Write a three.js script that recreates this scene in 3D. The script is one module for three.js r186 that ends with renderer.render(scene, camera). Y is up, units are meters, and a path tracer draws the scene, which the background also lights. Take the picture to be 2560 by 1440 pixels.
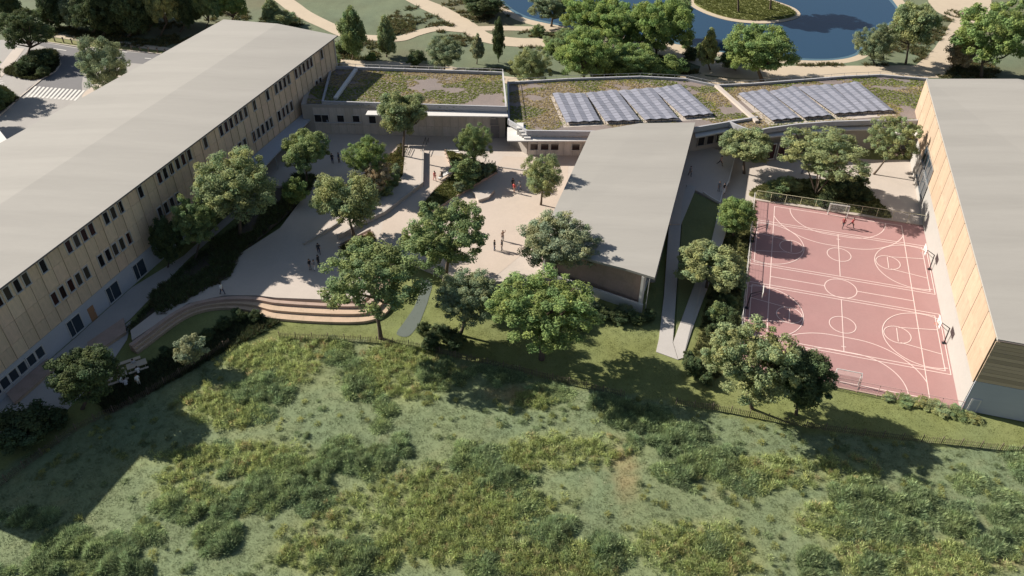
import * as THREE from 'three';
import { mergeGeometries } from 'three/addons/utils/BufferGeometryUtils.js';
import { MarchingCubes } from 'three/addons/objects/MarchingCubes.js';
import { ImprovedNoise } from 'three/addons/math/ImprovedNoise.js';

// ---------- camera, sky, sun, exposure ----------
const scene = new THREE.Scene();
const CAM_Y = 72.631, PITCH = 0.675, ROLL = 0.008, F = 1993.082 / 1440;   // focal length in picture heights
const camera = new THREE.PerspectiveCamera(39.7245, 16 / 9, 1, 4000);
camera.position.set(0, CAM_Y, 0);
camera.rotation.set(-PITCH, 0, ROLL, 'YXZ');
camera.updateMatrixWorld();
const SUN_EL = 32 * Math.PI / 180, SUN_AZ = 23 * Math.PI / 180;
const sunDir = new THREE.Vector3(-Math.cos(SUN_AZ) * Math.cos(SUN_EL), Math.sin(SUN_EL), -Math.sin(SUN_AZ) * Math.cos(SUN_EL));
{ // unseen summer sky: pale low band brightened to light shaded walls, muted blue overhead, a soft glow round the sun
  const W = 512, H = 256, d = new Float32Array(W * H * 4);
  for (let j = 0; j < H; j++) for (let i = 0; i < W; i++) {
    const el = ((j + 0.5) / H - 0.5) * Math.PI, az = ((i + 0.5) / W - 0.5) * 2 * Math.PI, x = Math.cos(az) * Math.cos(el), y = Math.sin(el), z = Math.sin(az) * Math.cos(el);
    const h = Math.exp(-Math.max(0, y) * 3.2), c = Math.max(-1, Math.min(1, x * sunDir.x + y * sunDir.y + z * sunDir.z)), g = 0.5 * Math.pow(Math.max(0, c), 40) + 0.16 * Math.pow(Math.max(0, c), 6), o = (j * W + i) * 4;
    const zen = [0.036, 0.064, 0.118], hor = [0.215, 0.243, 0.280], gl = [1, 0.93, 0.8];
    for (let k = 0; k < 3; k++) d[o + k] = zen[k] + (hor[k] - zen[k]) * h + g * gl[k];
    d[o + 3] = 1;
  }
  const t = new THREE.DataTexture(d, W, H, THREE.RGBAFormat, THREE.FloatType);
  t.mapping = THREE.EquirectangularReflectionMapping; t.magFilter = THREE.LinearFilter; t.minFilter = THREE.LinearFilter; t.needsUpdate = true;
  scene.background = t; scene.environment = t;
}
const sun = new THREE.DirectionalLight(new THREE.Color(1, 0.925, 0.82), 4.6);
sun.position.copy(sunDir).multiplyScalar(300).add(new THREE.Vector3(0, 0, -110));
sun.target.position.set(0, 0, -110);
sun.castShadow = true;
sun.shadow.mapSize.set(4096, 4096);
Object.assign(sun.shadow.camera, { left: -190, right: 190, top: 190, bottom: -190, near: 1, far: 700 });
scene.add(sun, sun.target);
const renderer = new THREE.WebGLRenderer({ antialias: true });
renderer.toneMapping = THREE.LinearToneMapping;
renderer.toneMappingExposure = 2.0;
renderer.shadowMap.enabled = true;

// ---------- helpers ----------
let seed = 7;
const rnd = () => { seed = (seed + 0x6d2b79f5) | 0; let t = Math.imul(seed ^ (seed >>> 15), 1 | seed); t = (t + Math.imul(t ^ (t >>> 7), 61 | t)) ^ t; return ((t ^ (t >>> 14)) >>> 0) / 4294967296; };
const rr = (a, b) => a + (b - a) * rnd();
const perlin = new ImprovedNoise();
const noise2 = (x, z, s = 0) => perlin.noise(x, s * 7.31 + 0.5, z);
const fbm = (x, z, s = 0) => 0.55 * noise2(x, z, s) + 0.28 * noise2(x * 2.1, z * 2.1, s + 1) + 0.17 * noise2(x * 4.3, z * 4.3, s + 2);
const V3 = (x, y, z) => new THREE.Vector3(x, y, z);
const V2 = (x, y) => new THREE.Vector2(x, y);
const camInv = camera.matrixWorld.clone();
// survey of the photograph: the place at height h seen at photo pixel (x, y) of 2560 x 1440
function P(x, y, h = 0) {
  const d = V3((x - 1280) / 1440 / F, -(y - 720) / 1440 / F, -1).transformDirection(camInv);
  const k = (h - CAM_Y) / d.y;
  return V3(d.x * k, h, d.z * k);
}
function proj(v) {
  const q = v.clone().applyMatrix4(camInv.clone().invert());
  return [1280 + F * 1440 * q.x / -q.z, 720 - F * 1440 * q.y / -q.z, -q.z];
}
const names = {};
function numbered(n) { const k = (names[n] = (names[n] ?? -1) + 1); return k ? `${n}_${String(k).padStart(3, '0')}` : n; }
function tag(o, label, category, group, kind) {
  o.userData = {};
  if (label) o.userData.label = label;
  if (category) o.userData.category = category;
  if (group) o.userData.group = group;
  if (kind) o.userData.kind = kind;
  return o;
}
function shade(o) { o.traverse((c) => { if (c.isMesh) { c.castShadow = true; c.receiveShadow = true; } }); return o; }
function thing(name, label, category, pos = V3(0, 0, 0), turn = 0, group) {
  const o = new THREE.Group(); o.name = numbered(name); o.position.copy(pos); o.rotation.y = turn;
  scene.add(o);
  return tag(o, label, category, group);
}
function part(name, geo, mat, parent, label) {
  const m = new THREE.Mesh(geo, mat); m.name = name;
  if (label) m.userData.label = label;
  m.castShadow = m.receiveShadow = true;
  parent.add(m);
  return m;
}
function struct(name, geo, mat, label) {
  const m = part(numbered(name), geo, mat, scene);
  m.userData = { kind: 'structure' };
  if (label) m.userData.label = label;
  return m;
}
function boxG(w, h, d, x = 0, y = 0, z = 0, ry = 0) {       // centred in x and z, bottom at y
  const g = new THREE.BoxGeometry(w, h, d); g.translate(0, h / 2, 0);
  if (ry) g.rotateY(ry);
  g.translate(x, y, z);
  return g;
}
function barG(a, b, r, n = 6, r2 = r) {                       // a tapered rod between two points
  const d = b.clone().sub(a), l = d.length(), g = new THREE.CylinderGeometry(r2, r, l, n, 1);
  g.translate(0, l / 2, 0);
  g.applyQuaternion(new THREE.Quaternion().setFromUnitVectors(V3(0, 1, 0), d.normalize()));
  g.translate(a.x, a.y, a.z);
  return g;
}
const merge = (list) => mergeGeometries(list.map((g) => { const q = g.index ? g.toNonIndexed() : g; for (const k of Object.keys(q.attributes)) if (!['position', 'normal', 'uv'].includes(k)) q.deleteAttribute(k); return q; }));
function smoothPoly(pts, n = 6, closed = true) {
  const c = new THREE.CatmullRomCurve3(pts.map((p) => V3(p.x, 0, p.z)), closed, 'centripetal');
  return c.getPoints(pts.length * n).slice(0, closed ? -1 : undefined);
}
const shapeOf = (pts) => new THREE.Shape(pts.map((p) => V2(p.x, -p.z)));
function sheetG(pts, y) { const g = new THREE.ShapeGeometry(shapeOf(pts)); g.rotateX(-Math.PI / 2); g.translate(0, y, 0); return g; }
function prismG(pts, y0, y1) {
  const g = new THREE.ExtrudeGeometry(shapeOf(pts), { depth: y1 - y0, bevelEnabled: false });
  g.rotateX(-Math.PI / 2); g.translate(0, y0, 0);
  return g;
}
// a slab whose corners have heights of their own: top polygon (fan order), thickness t downwards
function slabG(pts, t) {
  const tri = THREE.ShapeUtils.triangulateShape(pts.map((p) => V2(p.x, -p.z)), []);
  const area = THREE.ShapeUtils.area(pts.map((p) => V2(p.x, -p.z)));
  const pos = [], uv = [];
  const put = (p, dy, u, v) => { pos.push(p.x, p.y - dy, p.z); uv.push(u ?? p.x, v ?? -p.z); };
  for (const f of tri) {
    const q = f.map((i) => pts[i]);
    q.forEach((p) => put(p, 0)); [q[2], q[1], q[0]].forEach((p) => put(p, t));
  }
  let run = 0;
  for (let i = 0; i < pts.length; i++) {
    let a = pts[i], b = pts[(i + 1) % pts.length]; const l = a.distanceTo(b);
    if (area < 0) [a, b] = [b, a];
    put(a, 0, run, 0); put(a, t, run, t); put(b, t, run + l, t); put(a, 0, run, 0); put(b, t, run + l, t); put(b, 0, run + l, 0);
    run += l;
  }
  const g = new THREE.BufferGeometry();
  g.setAttribute('position', new THREE.Float32BufferAttribute(pos, 3)); g.setAttribute('uv', new THREE.Float32BufferAttribute(uv, 2));
  g.computeVertexNormals();
  return g;
}
function inside(x, z, pts) {
  let c = false;
  for (let i = 0, j = pts.length - 1; i < pts.length; j = i++) {
    const a = pts[i], b = pts[j];
    if ((a.z > z) !== (b.z > z) && x < ((b.x - a.x) * (z - a.z)) / (b.z - a.z) + a.x) c = !c;
  }
  return c;
}
const Pp = (list, h = 0) => list.map(([x, y, hh]) => P(x, y, hh ?? h));
function stripPoly(list, w, h = 0) {                          // ground strip of width w (m) along photo points, or with own widths
  const c = new THREE.CatmullRomCurve3(Pp(list, h)), n = list.length * 8, L = [], R = [];
  for (let i = 0; i <= n; i++) {
    const p = c.getPoint(i / n), t = c.getTangent(i / n), s = V3(-t.z, 0, t.x).normalize(), ww = w * (1 + 0.12 * noise2(p.x * 0.15, p.z * 0.15, 3)) / 2;
    L.push(p.clone().addScaledVector(s, ww)); R.push(p.clone().addScaledVector(s, -ww));
  }
  return [...L, ...R.reverse()];
}
const yawTo = (a, b) => Math.atan2(-(b.z - a.z), b.x - a.x);  // turn that takes +x to the direction a -> b

// ---------- procedural textures ----------
function tileNoise(n, f, s) {                                 // tileable fbm 0..1
  const d = new Float32Array(n * n), per = (x, y, fr, k) => {
    const u = x * fr, v = y * fr, g = (i, j) => { const a = Math.sin(((i % fr) + fr) % fr * 127.1 + ((j % fr) + fr) % fr * 311.7 + k * 74.7 + s * 19.3) * 43758.5453; return a - Math.floor(a); };
    const i = Math.floor(u), j = Math.floor(v), a = u - i, b = v - j, p = a * a * (3 - 2 * a), q = b * b * (3 - 2 * b);
    return (g(i, j) * (1 - p) + g(i + 1, j) * p) * (1 - q) + (g(i, j + 1) * (1 - p) + g(i + 1, j + 1) * p) * q;
  };
  for (let y = 0; y < n; y++) for (let x = 0; x < n; x++) {
    let v = 0, w = 0;
    f.forEach(([fr, amp], k) => { v += per(x / n, y / n, fr, k) * amp; w += amp; });
    d[y * n + x] = v / w;
  }
  return d;
}
const toS = (c) => Math.round(255 * Math.min(1, Math.max(0, c <= 0.0031308 ? 12.92 * c : 1.055 * Math.pow(c, 1 / 2.4) - 0.055)));
function tex(n, metres, fn, srgb = true) {
  const data = new Uint8Array(n * n * 4);
  for (let y = 0; y < n; y++) for (let x = 0; x < n; x++) {
    const c = fn(x, y, y * n + x), o = (y * n + x) * 4;
    for (let k = 0; k < 3; k++) data[o + k] = srgb ? toS(c[k]) : Math.max(0, Math.min(255, Math.round(c[k] * 255)));
    data[o + 3] = 255;
  }
  const t = new THREE.DataTexture(data, n, n);
  t.wrapS = t.wrapT = THREE.RepeatWrapping; t.magFilter = THREE.LinearFilter; t.minFilter = THREE.LinearMipmapLinearFilter; t.generateMipmaps = true;
  if (srgb) t.colorSpace = THREE.SRGBColorSpace;
  if (Array.isArray(metres)) t.repeat.set(1 / metres[0], 1 / metres[1]); else t.repeat.set(1 / metres, 1 / metres);
  t.needsUpdate = true;
  return t;
}
const nA = tileNoise(512, [[4, 1], [9, 0.8], [21, 0.6], [64, 0.5], [128, 0.5], [256, 0.4]], 1);
const nB = tileNoise(512, [[3, 1], [7, 0.7], [17, 0.4]], 2);
const nF = tileNoise(512, [[60, 1], [130, 1], [256, 1]], 3);
const mix = (a, b, t) => a + (b - a) * t;
const grainTex = (metres, amp, amp2) => tex(512, metres, (x, y, i) => { const v = 1 + amp * (nA[i] - 0.5) * 2 + amp2 * (nF[i] - 0.5) * 2; return [v * 0.8, v * 0.8, v * 0.8]; });
function std(color, o = {}) {
  const m = new THREE.MeshStandardMaterial({ roughness: 0.9, metalness: 0, ...o });
  m.color.setRGB(...color);
  return m;
}
const phys = (color, o = {}) => { const m = new THREE.MeshPhysicalMaterial({ roughness: 0.9, ...o }); m.color.setRGB(...color); return m; };
const k125 = (c) => c.map((v) => v / 0.8);
const concreteT = grainTex(9, 0.10, 0.06), roofT = tex(512, [70, 9], (x, y, i) => { const j = (y * 512 + Math.floor(x)) , v = 1 + 0.17 * (nB[j] - 0.5) + 0.13 * (nA[j] - 0.5) + 0.05 * (nF[j] - 0.5); return [v * 0.8, v * 0.8, v * 0.795]; });
const groundT = tex(1024, 23, (x, y) => { const i = (y >> 1) * 512 + (x >> 1), j = ((y * 3) % 512) * 512 + ((x * 3) % 512), v = 1 + 0.30 * (nA[i] - 0.5) * 2 + 0.42 * (nF[j] - 0.5) * 2; const w = nB[i] - 0.5; return [v * 0.8 * (1 + 0.12 * w), v * 0.8, v * 0.8 * (1 - 0.1 * w)]; });
const woodT = tex(512, [3.8, 2.4], (x, y, i) => { const g = nF[((y >> 3) % 512) * 512 + x], v = 1 + 0.16 * (g - 0.5) * 2 + 0.14 * (nB[i] - 0.5) * 2; return [v * 0.8, v * 0.8 * (1 - 0.05 * (nB[i] - 0.5)), v * 0.8]; });
const lineBump = tex(512, 0.9, (x, y) => { const v = (x % 64) < 5 ? 0 : 1; return [v, v, v]; }, false);
const woodBandT = tex(512, [7, 3.2], (x, y) => { const v = 1 + 0.5 * (nA[((y * 5) % 512) * 512 + (x >> 4)] - 0.5) + 0.18 * (nF[(y % 512) * 512 + (x >> 3)] - 0.5); return [v * 0.8, v * 0.8, v * 0.8]; });
const courtT = tex(512, 14, (x, y, i) => { const v = 1 + 0.10 * (nA[i] - 0.5) * 2 + 0.05 * (nF[i] - 0.5) * 2, w = nB[i] - 0.5; return [v * 0.8, v * 0.8 * (1 + 0.08 * w), v * 0.8 * (1 + 0.08 * w)]; });

const M = {
  concrete: std(k125([0.52, 0.455, 0.40]), { map: concreteT }),
  concreteCool: std(k125([0.47, 0.44, 0.41]), { map: concreteT }),
  plaza: std(k125([0.525, 0.44, 0.37]), { map: concreteT }),
  white: std(k125([0.66, 0.64, 0.61]), { map: concreteT, roughness: 0.8 }),
  whiteWall: std(k125([0.50, 0.52, 0.56]), { map: concreteT, roughness: 0.85 }),
  rightBase: std(k125([0.38, 0.36, 0.335]), { map: concreteT }),
  roof: std(k125([0.365, 0.347, 0.317]), { map: roofT, roughness: 0.85 }),
  roofEdge: std([0.16, 0.13, 0.11]),
  wallGrey: std(k125([0.42, 0.385, 0.35]), { map: concreteT }),
  fascia: std(k125([0.42, 0.42, 0.44]), { map: concreteT }),
  woodFloor: std(k125([0.54, 0.40, 0.285]), { map: woodT }),
  brownWood: std(k125([0.40, 0.305, 0.215]), { map: woodBandT, roughness: 0.8 }),
  brownWall: std(k125([0.44, 0.32, 0.26]), { map: woodT }),
  greyBlue: std(k125([0.38, 0.40, 0.44]), { map: concreteT }),
  darkMetal: std([0.03, 0.03, 0.035], { roughness: 0.5, metalness: 0.4 }),
  metal: std([0.42, 0.43, 0.44], { roughness: 0.45, metalness: 0.6 }),
  frame: std([0.60, 0.58, 0.55], { roughness: 0.6 }),
  glass: phys([0.028, 0.016, 0.014], { roughness: 0.12, ior: 1.45 }),
  glassBlue: phys([0.03, 0.045, 0.06], { roughness: 0.1, ior: 1.45 }),
  paint: std(k125([0.68, 0.66, 0.62]), { map: concreteT, roughness: 0.7 }),
  asphalt: std(k125([0.17, 0.165, 0.17]), { map: concreteT }),
  asphaltPale: std(k125([0.36, 0.34, 0.32]), { map: concreteT }),
  sand: std(k125([0.52, 0.43, 0.32]), { map: concreteT }),
  court: std(k125([0.395, 0.222, 0.212]), { map: courtT, roughness: 0.85 }),
  courtLine: std([0.84, 0.66, 0.61], { roughness: 0.75 }),
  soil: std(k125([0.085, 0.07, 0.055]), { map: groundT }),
  substrate: std(k125([0.19, 0.155, 0.14]), { map: groundT }),
  water: phys([0.022, 0.055, 0.10], { roughness: 0.07, ior: 1.33 }),
  shallow: phys([0.085, 0.15, 0.19], { roughness: 0.12, ior: 1.33 }),
  fenceWood: std([0.14, 0.105, 0.08]),
  bark: std([0.10, 0.075, 0.055], { roughness: 1 }),
  barkPale: std([0.19, 0.15, 0.12], { roughness: 1 }),
  panel: phys([0.29, 0.295, 0.345], { roughness: 0.35, ior: 1.5 }),
};
for (const k of ['concrete', 'concreteCool', 'plaza', 'white', 'whiteWall', 'rightBase', 'roof', 'wallGrey', 'fascia', 'woodFloor', 'brownWall', 'paint', 'asphalt', 'asphaltPale', 'sand', 'court', 'courtLine', 'panel', 'frame']) M[k].color.multiplyScalar(0.84);
const grassTint = (r, g, b) => phys([r, g, b], { roughness: 0.95, side: THREE.DoubleSide, vertexColors: true, transmission: 0.42, specularIntensity: 0.2 });
const leafMat = (r, g, b) => phys([r, g, b], { roughness: 0.95, side: THREE.DoubleSide, vertexColors: true, transmission: 0.42, specularIntensity: 0.25 });

// ---------- the ground ----------
// patches of colour of the turf (photo pixel centre, half sizes, colour, strength)
const PALE = [0.150, 0.186, 0.094], YEL = [0.215, 0.232, 0.095], LAWN = [0.152, 0.172, 0.058], PARK = [0.115, 0.138, 0.080], DRY = [0.26, 0.20, 0.10], DARK = [0.05, 0.055, 0.028];
const yellowPatches = [[700, 860, 190, 110], [620, 820, 120, 50], [1000, 930, 160, 90], [1080, 1290, 330, 130], [1400, 1400, 200, 70], [600, 1150, 200, 50], [850, 1390, 200, 60], [1750, 1390, 190, 90], [1960, 1180, 220, 50], [2300, 1400, 300, 60], [1400, 1130, 200, 50], [1330, 1000, 70, 25], [560, 1020, 130, 60], [470, 1230, 120, 60], [2100, 1300, 150, 60]];
const dryPatches = [[1290, 985, 90, 22], [1560, 1180, 40, 90], [1300, 1400, 140, 40], [2150, 1390, 60, 40], [2520, 1390, 50, 40], [560, 990, 60, 25]];
const lawnEdge = Pp([[-400, 1250], [0, 1175], [200, 1070], [460, 930], [560, 875], [700, 845], [950, 855], [1130, 890], [1440, 965], [1700, 1015], [2000, 1080], [2300, 1110], [2560, 1135], [2900, 1180], [2900, 700], [2500, 500], [2300, 320], [1280, 250], [400, 300], [-300, 500]]);
const ell = (q, list) => { let m = 0; for (const [x, y, a, b] of list) { const d = Math.hypot((q[0] - x) / a, (q[1] - y) / b); m = Math.max(m, 1.25 - d); } return Math.min(1, Math.max(0, m * 1.6)); };
function turf(x, z) {
  const q = proj(V3(x, 0, z)), n = fbm(x * 0.16, z * 0.16, 1), n2 = fbm(x * 0.5, z * 0.5, 5);
  let c;
  if (z > -125 && !inside(x, z, lawnEdge)) {
    c = PALE.map((v) => v * (1 + 0.18 * n2));
    const y = Math.min(1, Math.max(0, ell(q, yellowPatches) + n * 0.9 - 0.1));
    c = c.map((v, i) => mix(v, YEL[i] * (1 + 0.3 * n2), y * 0.85));
    const d = Math.min(1, Math.max(0, ell(q, dryPatches) + n2 * 1.2 - 0.2));
    c = c.map((v, i) => mix(v, DRY[i], d * 0.7));
  } else if (z > -150) {
    c = LAWN.map((v, i) => v * (1 + 0.25 * n2 + 0.2 * n) * (i === 2 ? 1 + 0.3 * n : 1));
  } else {
    c = PARK.map((v) => v * (1 + 0.2 * n2 + 0.25 * n));
    const m = Math.min(1, Math.max(0, fbm(x * 0.045, z * 0.045, 9) * 2.2));
    c = c.map((v, i) => mix(v, [0.12, 0.11, 0.062][i], m));
  }
  return c;
}
function groundMesh() {
  const pos = [], col = [], uv = [], idx = [];
  const xs = [], zs = [];
  for (let x = -2000; x < -150; x += 370) xs.push(x);
  for (let x = -150; x < 150; x += 1.25) xs.push(x);
  for (let x = 150; x <= 2000; x += 370) xs.push(x);
  for (let z = -2400; z < -330; z += 230) zs.push(z);
  for (let z = -330; z < -160; z += 2.5) zs.push(z);
  for (let z = -160; z < -30; z += 0.9) zs.push(z);
  for (let z = -30; z <= 600; z += 210) zs.push(z);
  for (const z of zs) for (const x of xs) { pos.push(x, 0, z); col.push(...(Math.abs(x) > 160 || z < -340 || z > 0 ? PARK : turf(x, z)).map((v) => v * 1.25)); uv.push(x, -z); }
  const w = xs.length;
  for (let j = 0; j + 1 < zs.length; j++) for (let i = 0; i + 1 < w; i++) { const a = j * w + i; idx.push(a, a + w, a + 1, a + 1, a + w, a + w + 1); }
  const g = new THREE.BufferGeometry();
  g.setAttribute('position', new THREE.Float32BufferAttribute(pos, 3)); g.setAttribute('color', new THREE.Float32BufferAttribute(col, 3)); g.setAttribute('uv', new THREE.Float32BufferAttribute(uv, 2));
  g.setIndex(idx); g.computeVertexNormals();
  return g;
}
struct('ground', groundMesh(), std([1, 1, 1], { map: groundT, vertexColors: true, roughness: 1 }), 'green meadow, lawns and parkland around the school');

// park: pond, island, sand paths
const sandShore = smoothPoly(Pp([[1215, -40], [1238, 10], [1280, 45], [1345, 66], [1500, 92], [1690, 122], [1790, 140], [1990, 160], [2090, 160], [2160, 146], [2190, 112], [2230, 80], [2275, 42], [2265, 10], [2215, -25], [1800, -75], [1400, -70]]));
const waterEdge = smoothPoly(Pp([[1240, -40], [1256, 8], [1300, 40], [1350, 55], [1510, 82], [1700, 112], [1800, 130], [1990, 150], [2085, 150], [2142, 138], [2168, 105], [2205, 76], [2248, 40], [2240, 12], [2200, -18], [1800, -65], [1400, -60]]));
const deepEdge = smoothPoly(Pp([[1248, -40], [1264, 8], [1308, 37], [1356, 51], [1514, 78], [1703, 107], [1800, 125], [1990, 145], [2083, 146], [2135, 134], [2159, 103], [2196, 74], [2240, 39], [2233, 13], [2190, -15], [1800, -60], [1400, -55]]));
struct('pond_shore', sheetG(sandShore, 0.012), M.sand, 'pale sandy shore round the pond');
struct('pond_shallows', sheetG(waterEdge, 0.03), M.shallow, 'pale shallow water along the pond shore');
struct('pond_water', sheetG(deepEdge, 0.05), M.water, 'deep blue water of the park pond');
const islandRim = smoothPoly(Pp([[1722, 8], [1760, 33], [1830, 54], [1900, 60], [1965, 54], [2000, 41], [1990, 24], [1945, 6], [1900, -6], [1800, -20], [1735, -8]]));
const islandTop = smoothPoly(Pp([[1735, 9], [1765, 28], [1832, 48], [1900, 53], [1958, 49], [1988, 39], [1978, 25], [1938, 9], [1896, -2], [1800, -15], [1745, -5]]));
struct('pond_island_shore', prismG(islandRim, -0.1, 0.16), M.sand, 'pale rim of the island in the pond');
struct('pond_island', prismG(islandTop, 0, 0.36), std(k125([0.15, 0.16, 0.05]), { map: groundT }), 'grassy island in the pond');
const pathLists = [
  [[[650, -40], [712, 2], [760, 36], [835, 72], [880, 92]], 4.2, 'sand path curving behind the long school building'],
  [[[1000, -30], [1045, 2], [1100, 28], [1150, 55], [1180, 76], [1215, 95], [1290, 106], [1390, 106], [1520, 112], [1680, 132], [1760, 155], [1830, 176]], 5.2, 'wide sand path crossing the park beside the pond'],
  [[[1190, 72], [1260, 71], [1340, 73], [1405, 75]], 3.0, 'short sand path towards the pond shore'],
  [[[1165, 76], [1095, 72], [1040, 84], [1000, 97], [930, 95], [870, 92]], 3.2, 'thin sand path crossing the park lawn'],
  [[[800, 150], [860, 158], [960, 162], [1100, 172], [1262, 200], [1420, 212], [1560, 208], [1700, 196], [1765, 194]], 3.4, 'sand path running behind the green roof'],
  [[[1750, 170], [1850, 182], [1990, 180], [2120, 180], [2240, 180], [2332, 180]], 6.4, 'broad sand path between the pond and the solar roof'],
  [[[2318, 182], [2352, 150], [2380, 118], [2405, 80], [2420, 50]], 6.5, 'sand path climbing past the right hand trees'],
  [[[1735, 196], [1820, 205], [1930, 207], [2015, 203]], 3.2, 'sand path strip right behind the solar roof'],
];
const pathPolys = [];
pathLists.forEach(([l, w, label], i) => { const q = stripPoly(l, w); pathPolys.push(q); struct('path', sheetG(q, 0.062 + 0.006 * i), M.sand, label); });
struct('sand_area', sheetG(smoothPoly(Pp([[2325, -10], [2460, -20], [2475, 30], [2448, 55], [2405, 62], [2368, 42], [2340, 28]])), 0.056), M.sand, 'open sandy area at the top beyond the pond');

// street behind the long building
struct('road', sheetG(Pp([[-400, 470], [-400, 130], [-60, 102], [60, 98], [128, 108], [200, 120], [330, 129], [440, 142], [600, 190], [300, 420], [0, 560]]), 0.03), M.asphaltPale, 'pale grey asphalt of the street');
struct('road_lane', sheetG(smoothPoly(Pp([[60, 100], [128, 110], [200, 122], [330, 131], [440, 143], [470, 165], [330, 158], [250, 150], [215, 168], [205, 205], [195, 242], [66, 228], [105, 200], [140, 180], [152, 155], [135, 128]])), 0.045), M.asphalt, 'dark grey asphalt of the carriageway');
struct('path', sheetG(Pp([[100, 78], [200, 92], [330, 108], [440, 122], [440, 131], [330, 118], [200, 103], [100, 88]]), 0.05), M.sand, 'sand path along the bollards by the street');
struct('grass_verge', sheetG(Pp([[112, 92], [200, 104], [330, 119], [440, 132], [440, 140], [330, 128], [200, 118], [118, 106]]), 0.055), std(k125([0.15, 0.15, 0.05]), { map: groundT }), 'narrow grass verge between the street and the bollards');
{ // kerbs of the street
  const kerb = (l, h, label) => { const pts = Pp(l), gs = []; for (let i = 0; i + 1 < pts.length; i++) { const a = pts[i], b = pts[i + 1]; gs.push(boxG(a.distanceTo(b) + 0.1, h, 0.28, (a.x + b.x) / 2, 0, (a.z + b.z) / 2, yawTo(a, b))); } struct('kerb', merge(gs), M.concrete, label); };
  kerb([[118, 106], [200, 118], [330, 128], [440, 140]], 0.16, 'pale kerb between the street and the grass verge');
  kerb([[-40, 320], [0, 289], [55, 240], [110, 195], [140, 178], [152, 160], [148, 142], [132, 126]], 0.18, 'pale kerb curving round the planted traffic island');
}
const islandA = smoothPoly(Pp([[12, 180], [55, 150], [80, 132], [130, 126], [147, 148], [146, 165], [118, 190], [85, 200], [38, 192]]));
struct('traffic_island', prismG(islandA, 0, 0.15), M.soil, 'planted soil of the traffic island by the crossing');
const islandB = smoothPoly(Pp([[-80, 240], [0, 218], [32, 238], [48, 247], [20, 268], [-10, 285], [-90, 330]]));
struct('planting_bed', prismG(islandB, 0, 0.15), M.soil, 'planted soil at the left edge by the street');
struct('pavement', sheetG(Pp([[-60, 210], [0, 166], [36, 120], [62, 122], [22, 175], [-30, 230]]), 0.065), M.concrete, 'pale pavement strip beside the traffic island');
struct('pavement', sheetG(smoothPoly(Pp([[208, 236], [240, 212], [300, 190], [420, 150], [520, 170], [400, 250], [260, 290], [212, 262]])), 0.07), M.plaza, 'beige pavement behind the long building');
{ // two zebra crossings
  const zebra = (a, b, n, dx, dy, w, label) => {
    const t = thing('zebra_crossing', label, 'crosswalk', P(...a));
    for (let i = 0; i < n; i++) {
      const f = i / (n - 1), x = mix(a[0], b[0], f), y = mix(a[1], b[1], f), q = Pp([[x, y], [x + w, y + w * 0.12], [x + w + dx, y + dy + w * 0.12], [x + dx, y + dy]]).map((v) => v.sub(t.position));
      part('painted_stripe', sheetG(q, 0.062), M.paint, t);
    }
    t.userData.kind = 'structure';
  };
  zebra([88, 216], [208, 226], 13, -24, 26, 5.2, 'white striped crossing on the street behind the long roof');
  zebra([-8, 186], [30, 232], 9, -40, -12, 5, 'white striped crossing at the left edge beside the traffic island');
}
// lane marks
struct('lane_marking', merge([[[135, 122], [166, 127]], [[362, 146], [378, 147]], [[300, 130], [318, 131]]].map(([a, b]) => { const p = P(...a), q = P(...b); return boxG(p.distanceTo(q), 0.004, 0.25, (p.x + q.x) / 2, 0.056, (p.z + q.z) / 2, yawTo(p, q)); })), M.paint, 'white dashes painted on the carriageway');

// ---------- school yard: raised paving, beds, steps ----------
const YD = 1.2;
const yard = Pp([[470, 700], [590, 640], [700, 570], [775, 470], [640, 460], [640, 380], [800, 270], [1290, 330], [1480, 330], [1735, 320], [1745, 360], [1838, 386], [1820, 452], [1806, 482], [1800, 508], [1762, 488], [1716, 462], [1706, 500], [1700, 560], [1672, 560], [1640, 690], [1500, 690], [1400, 690], [1290, 702], [1180, 706], [1105, 680], [1000, 636], [940, 608], [926, 572], [848, 610], [880, 650], [925, 700], [925, 738], [905, 752], [690, 744], [640, 738], [560, 738], [470, 758], [330, 850], [326, 826], [400, 770]], YD);
struct('school_yard', prismG(yard, -0.3, YD), M.concrete, 'pale raised paving of the school yard');
const redYard = Pp([[1058, 470], [1060, 385], [1140, 395], [1230, 430], [1260, 390], [1420, 400], [1420, 470], [1390, 560], [1300, 640], [1240, 690], [1180, 690], [1000, 620], [950, 590], [960, 545]], YD + 0.012);
struct('school_yard_paving', sheetG(redYard, YD + 0.012), M.plaza, 'warm beige paving in the middle of the school yard');
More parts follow.
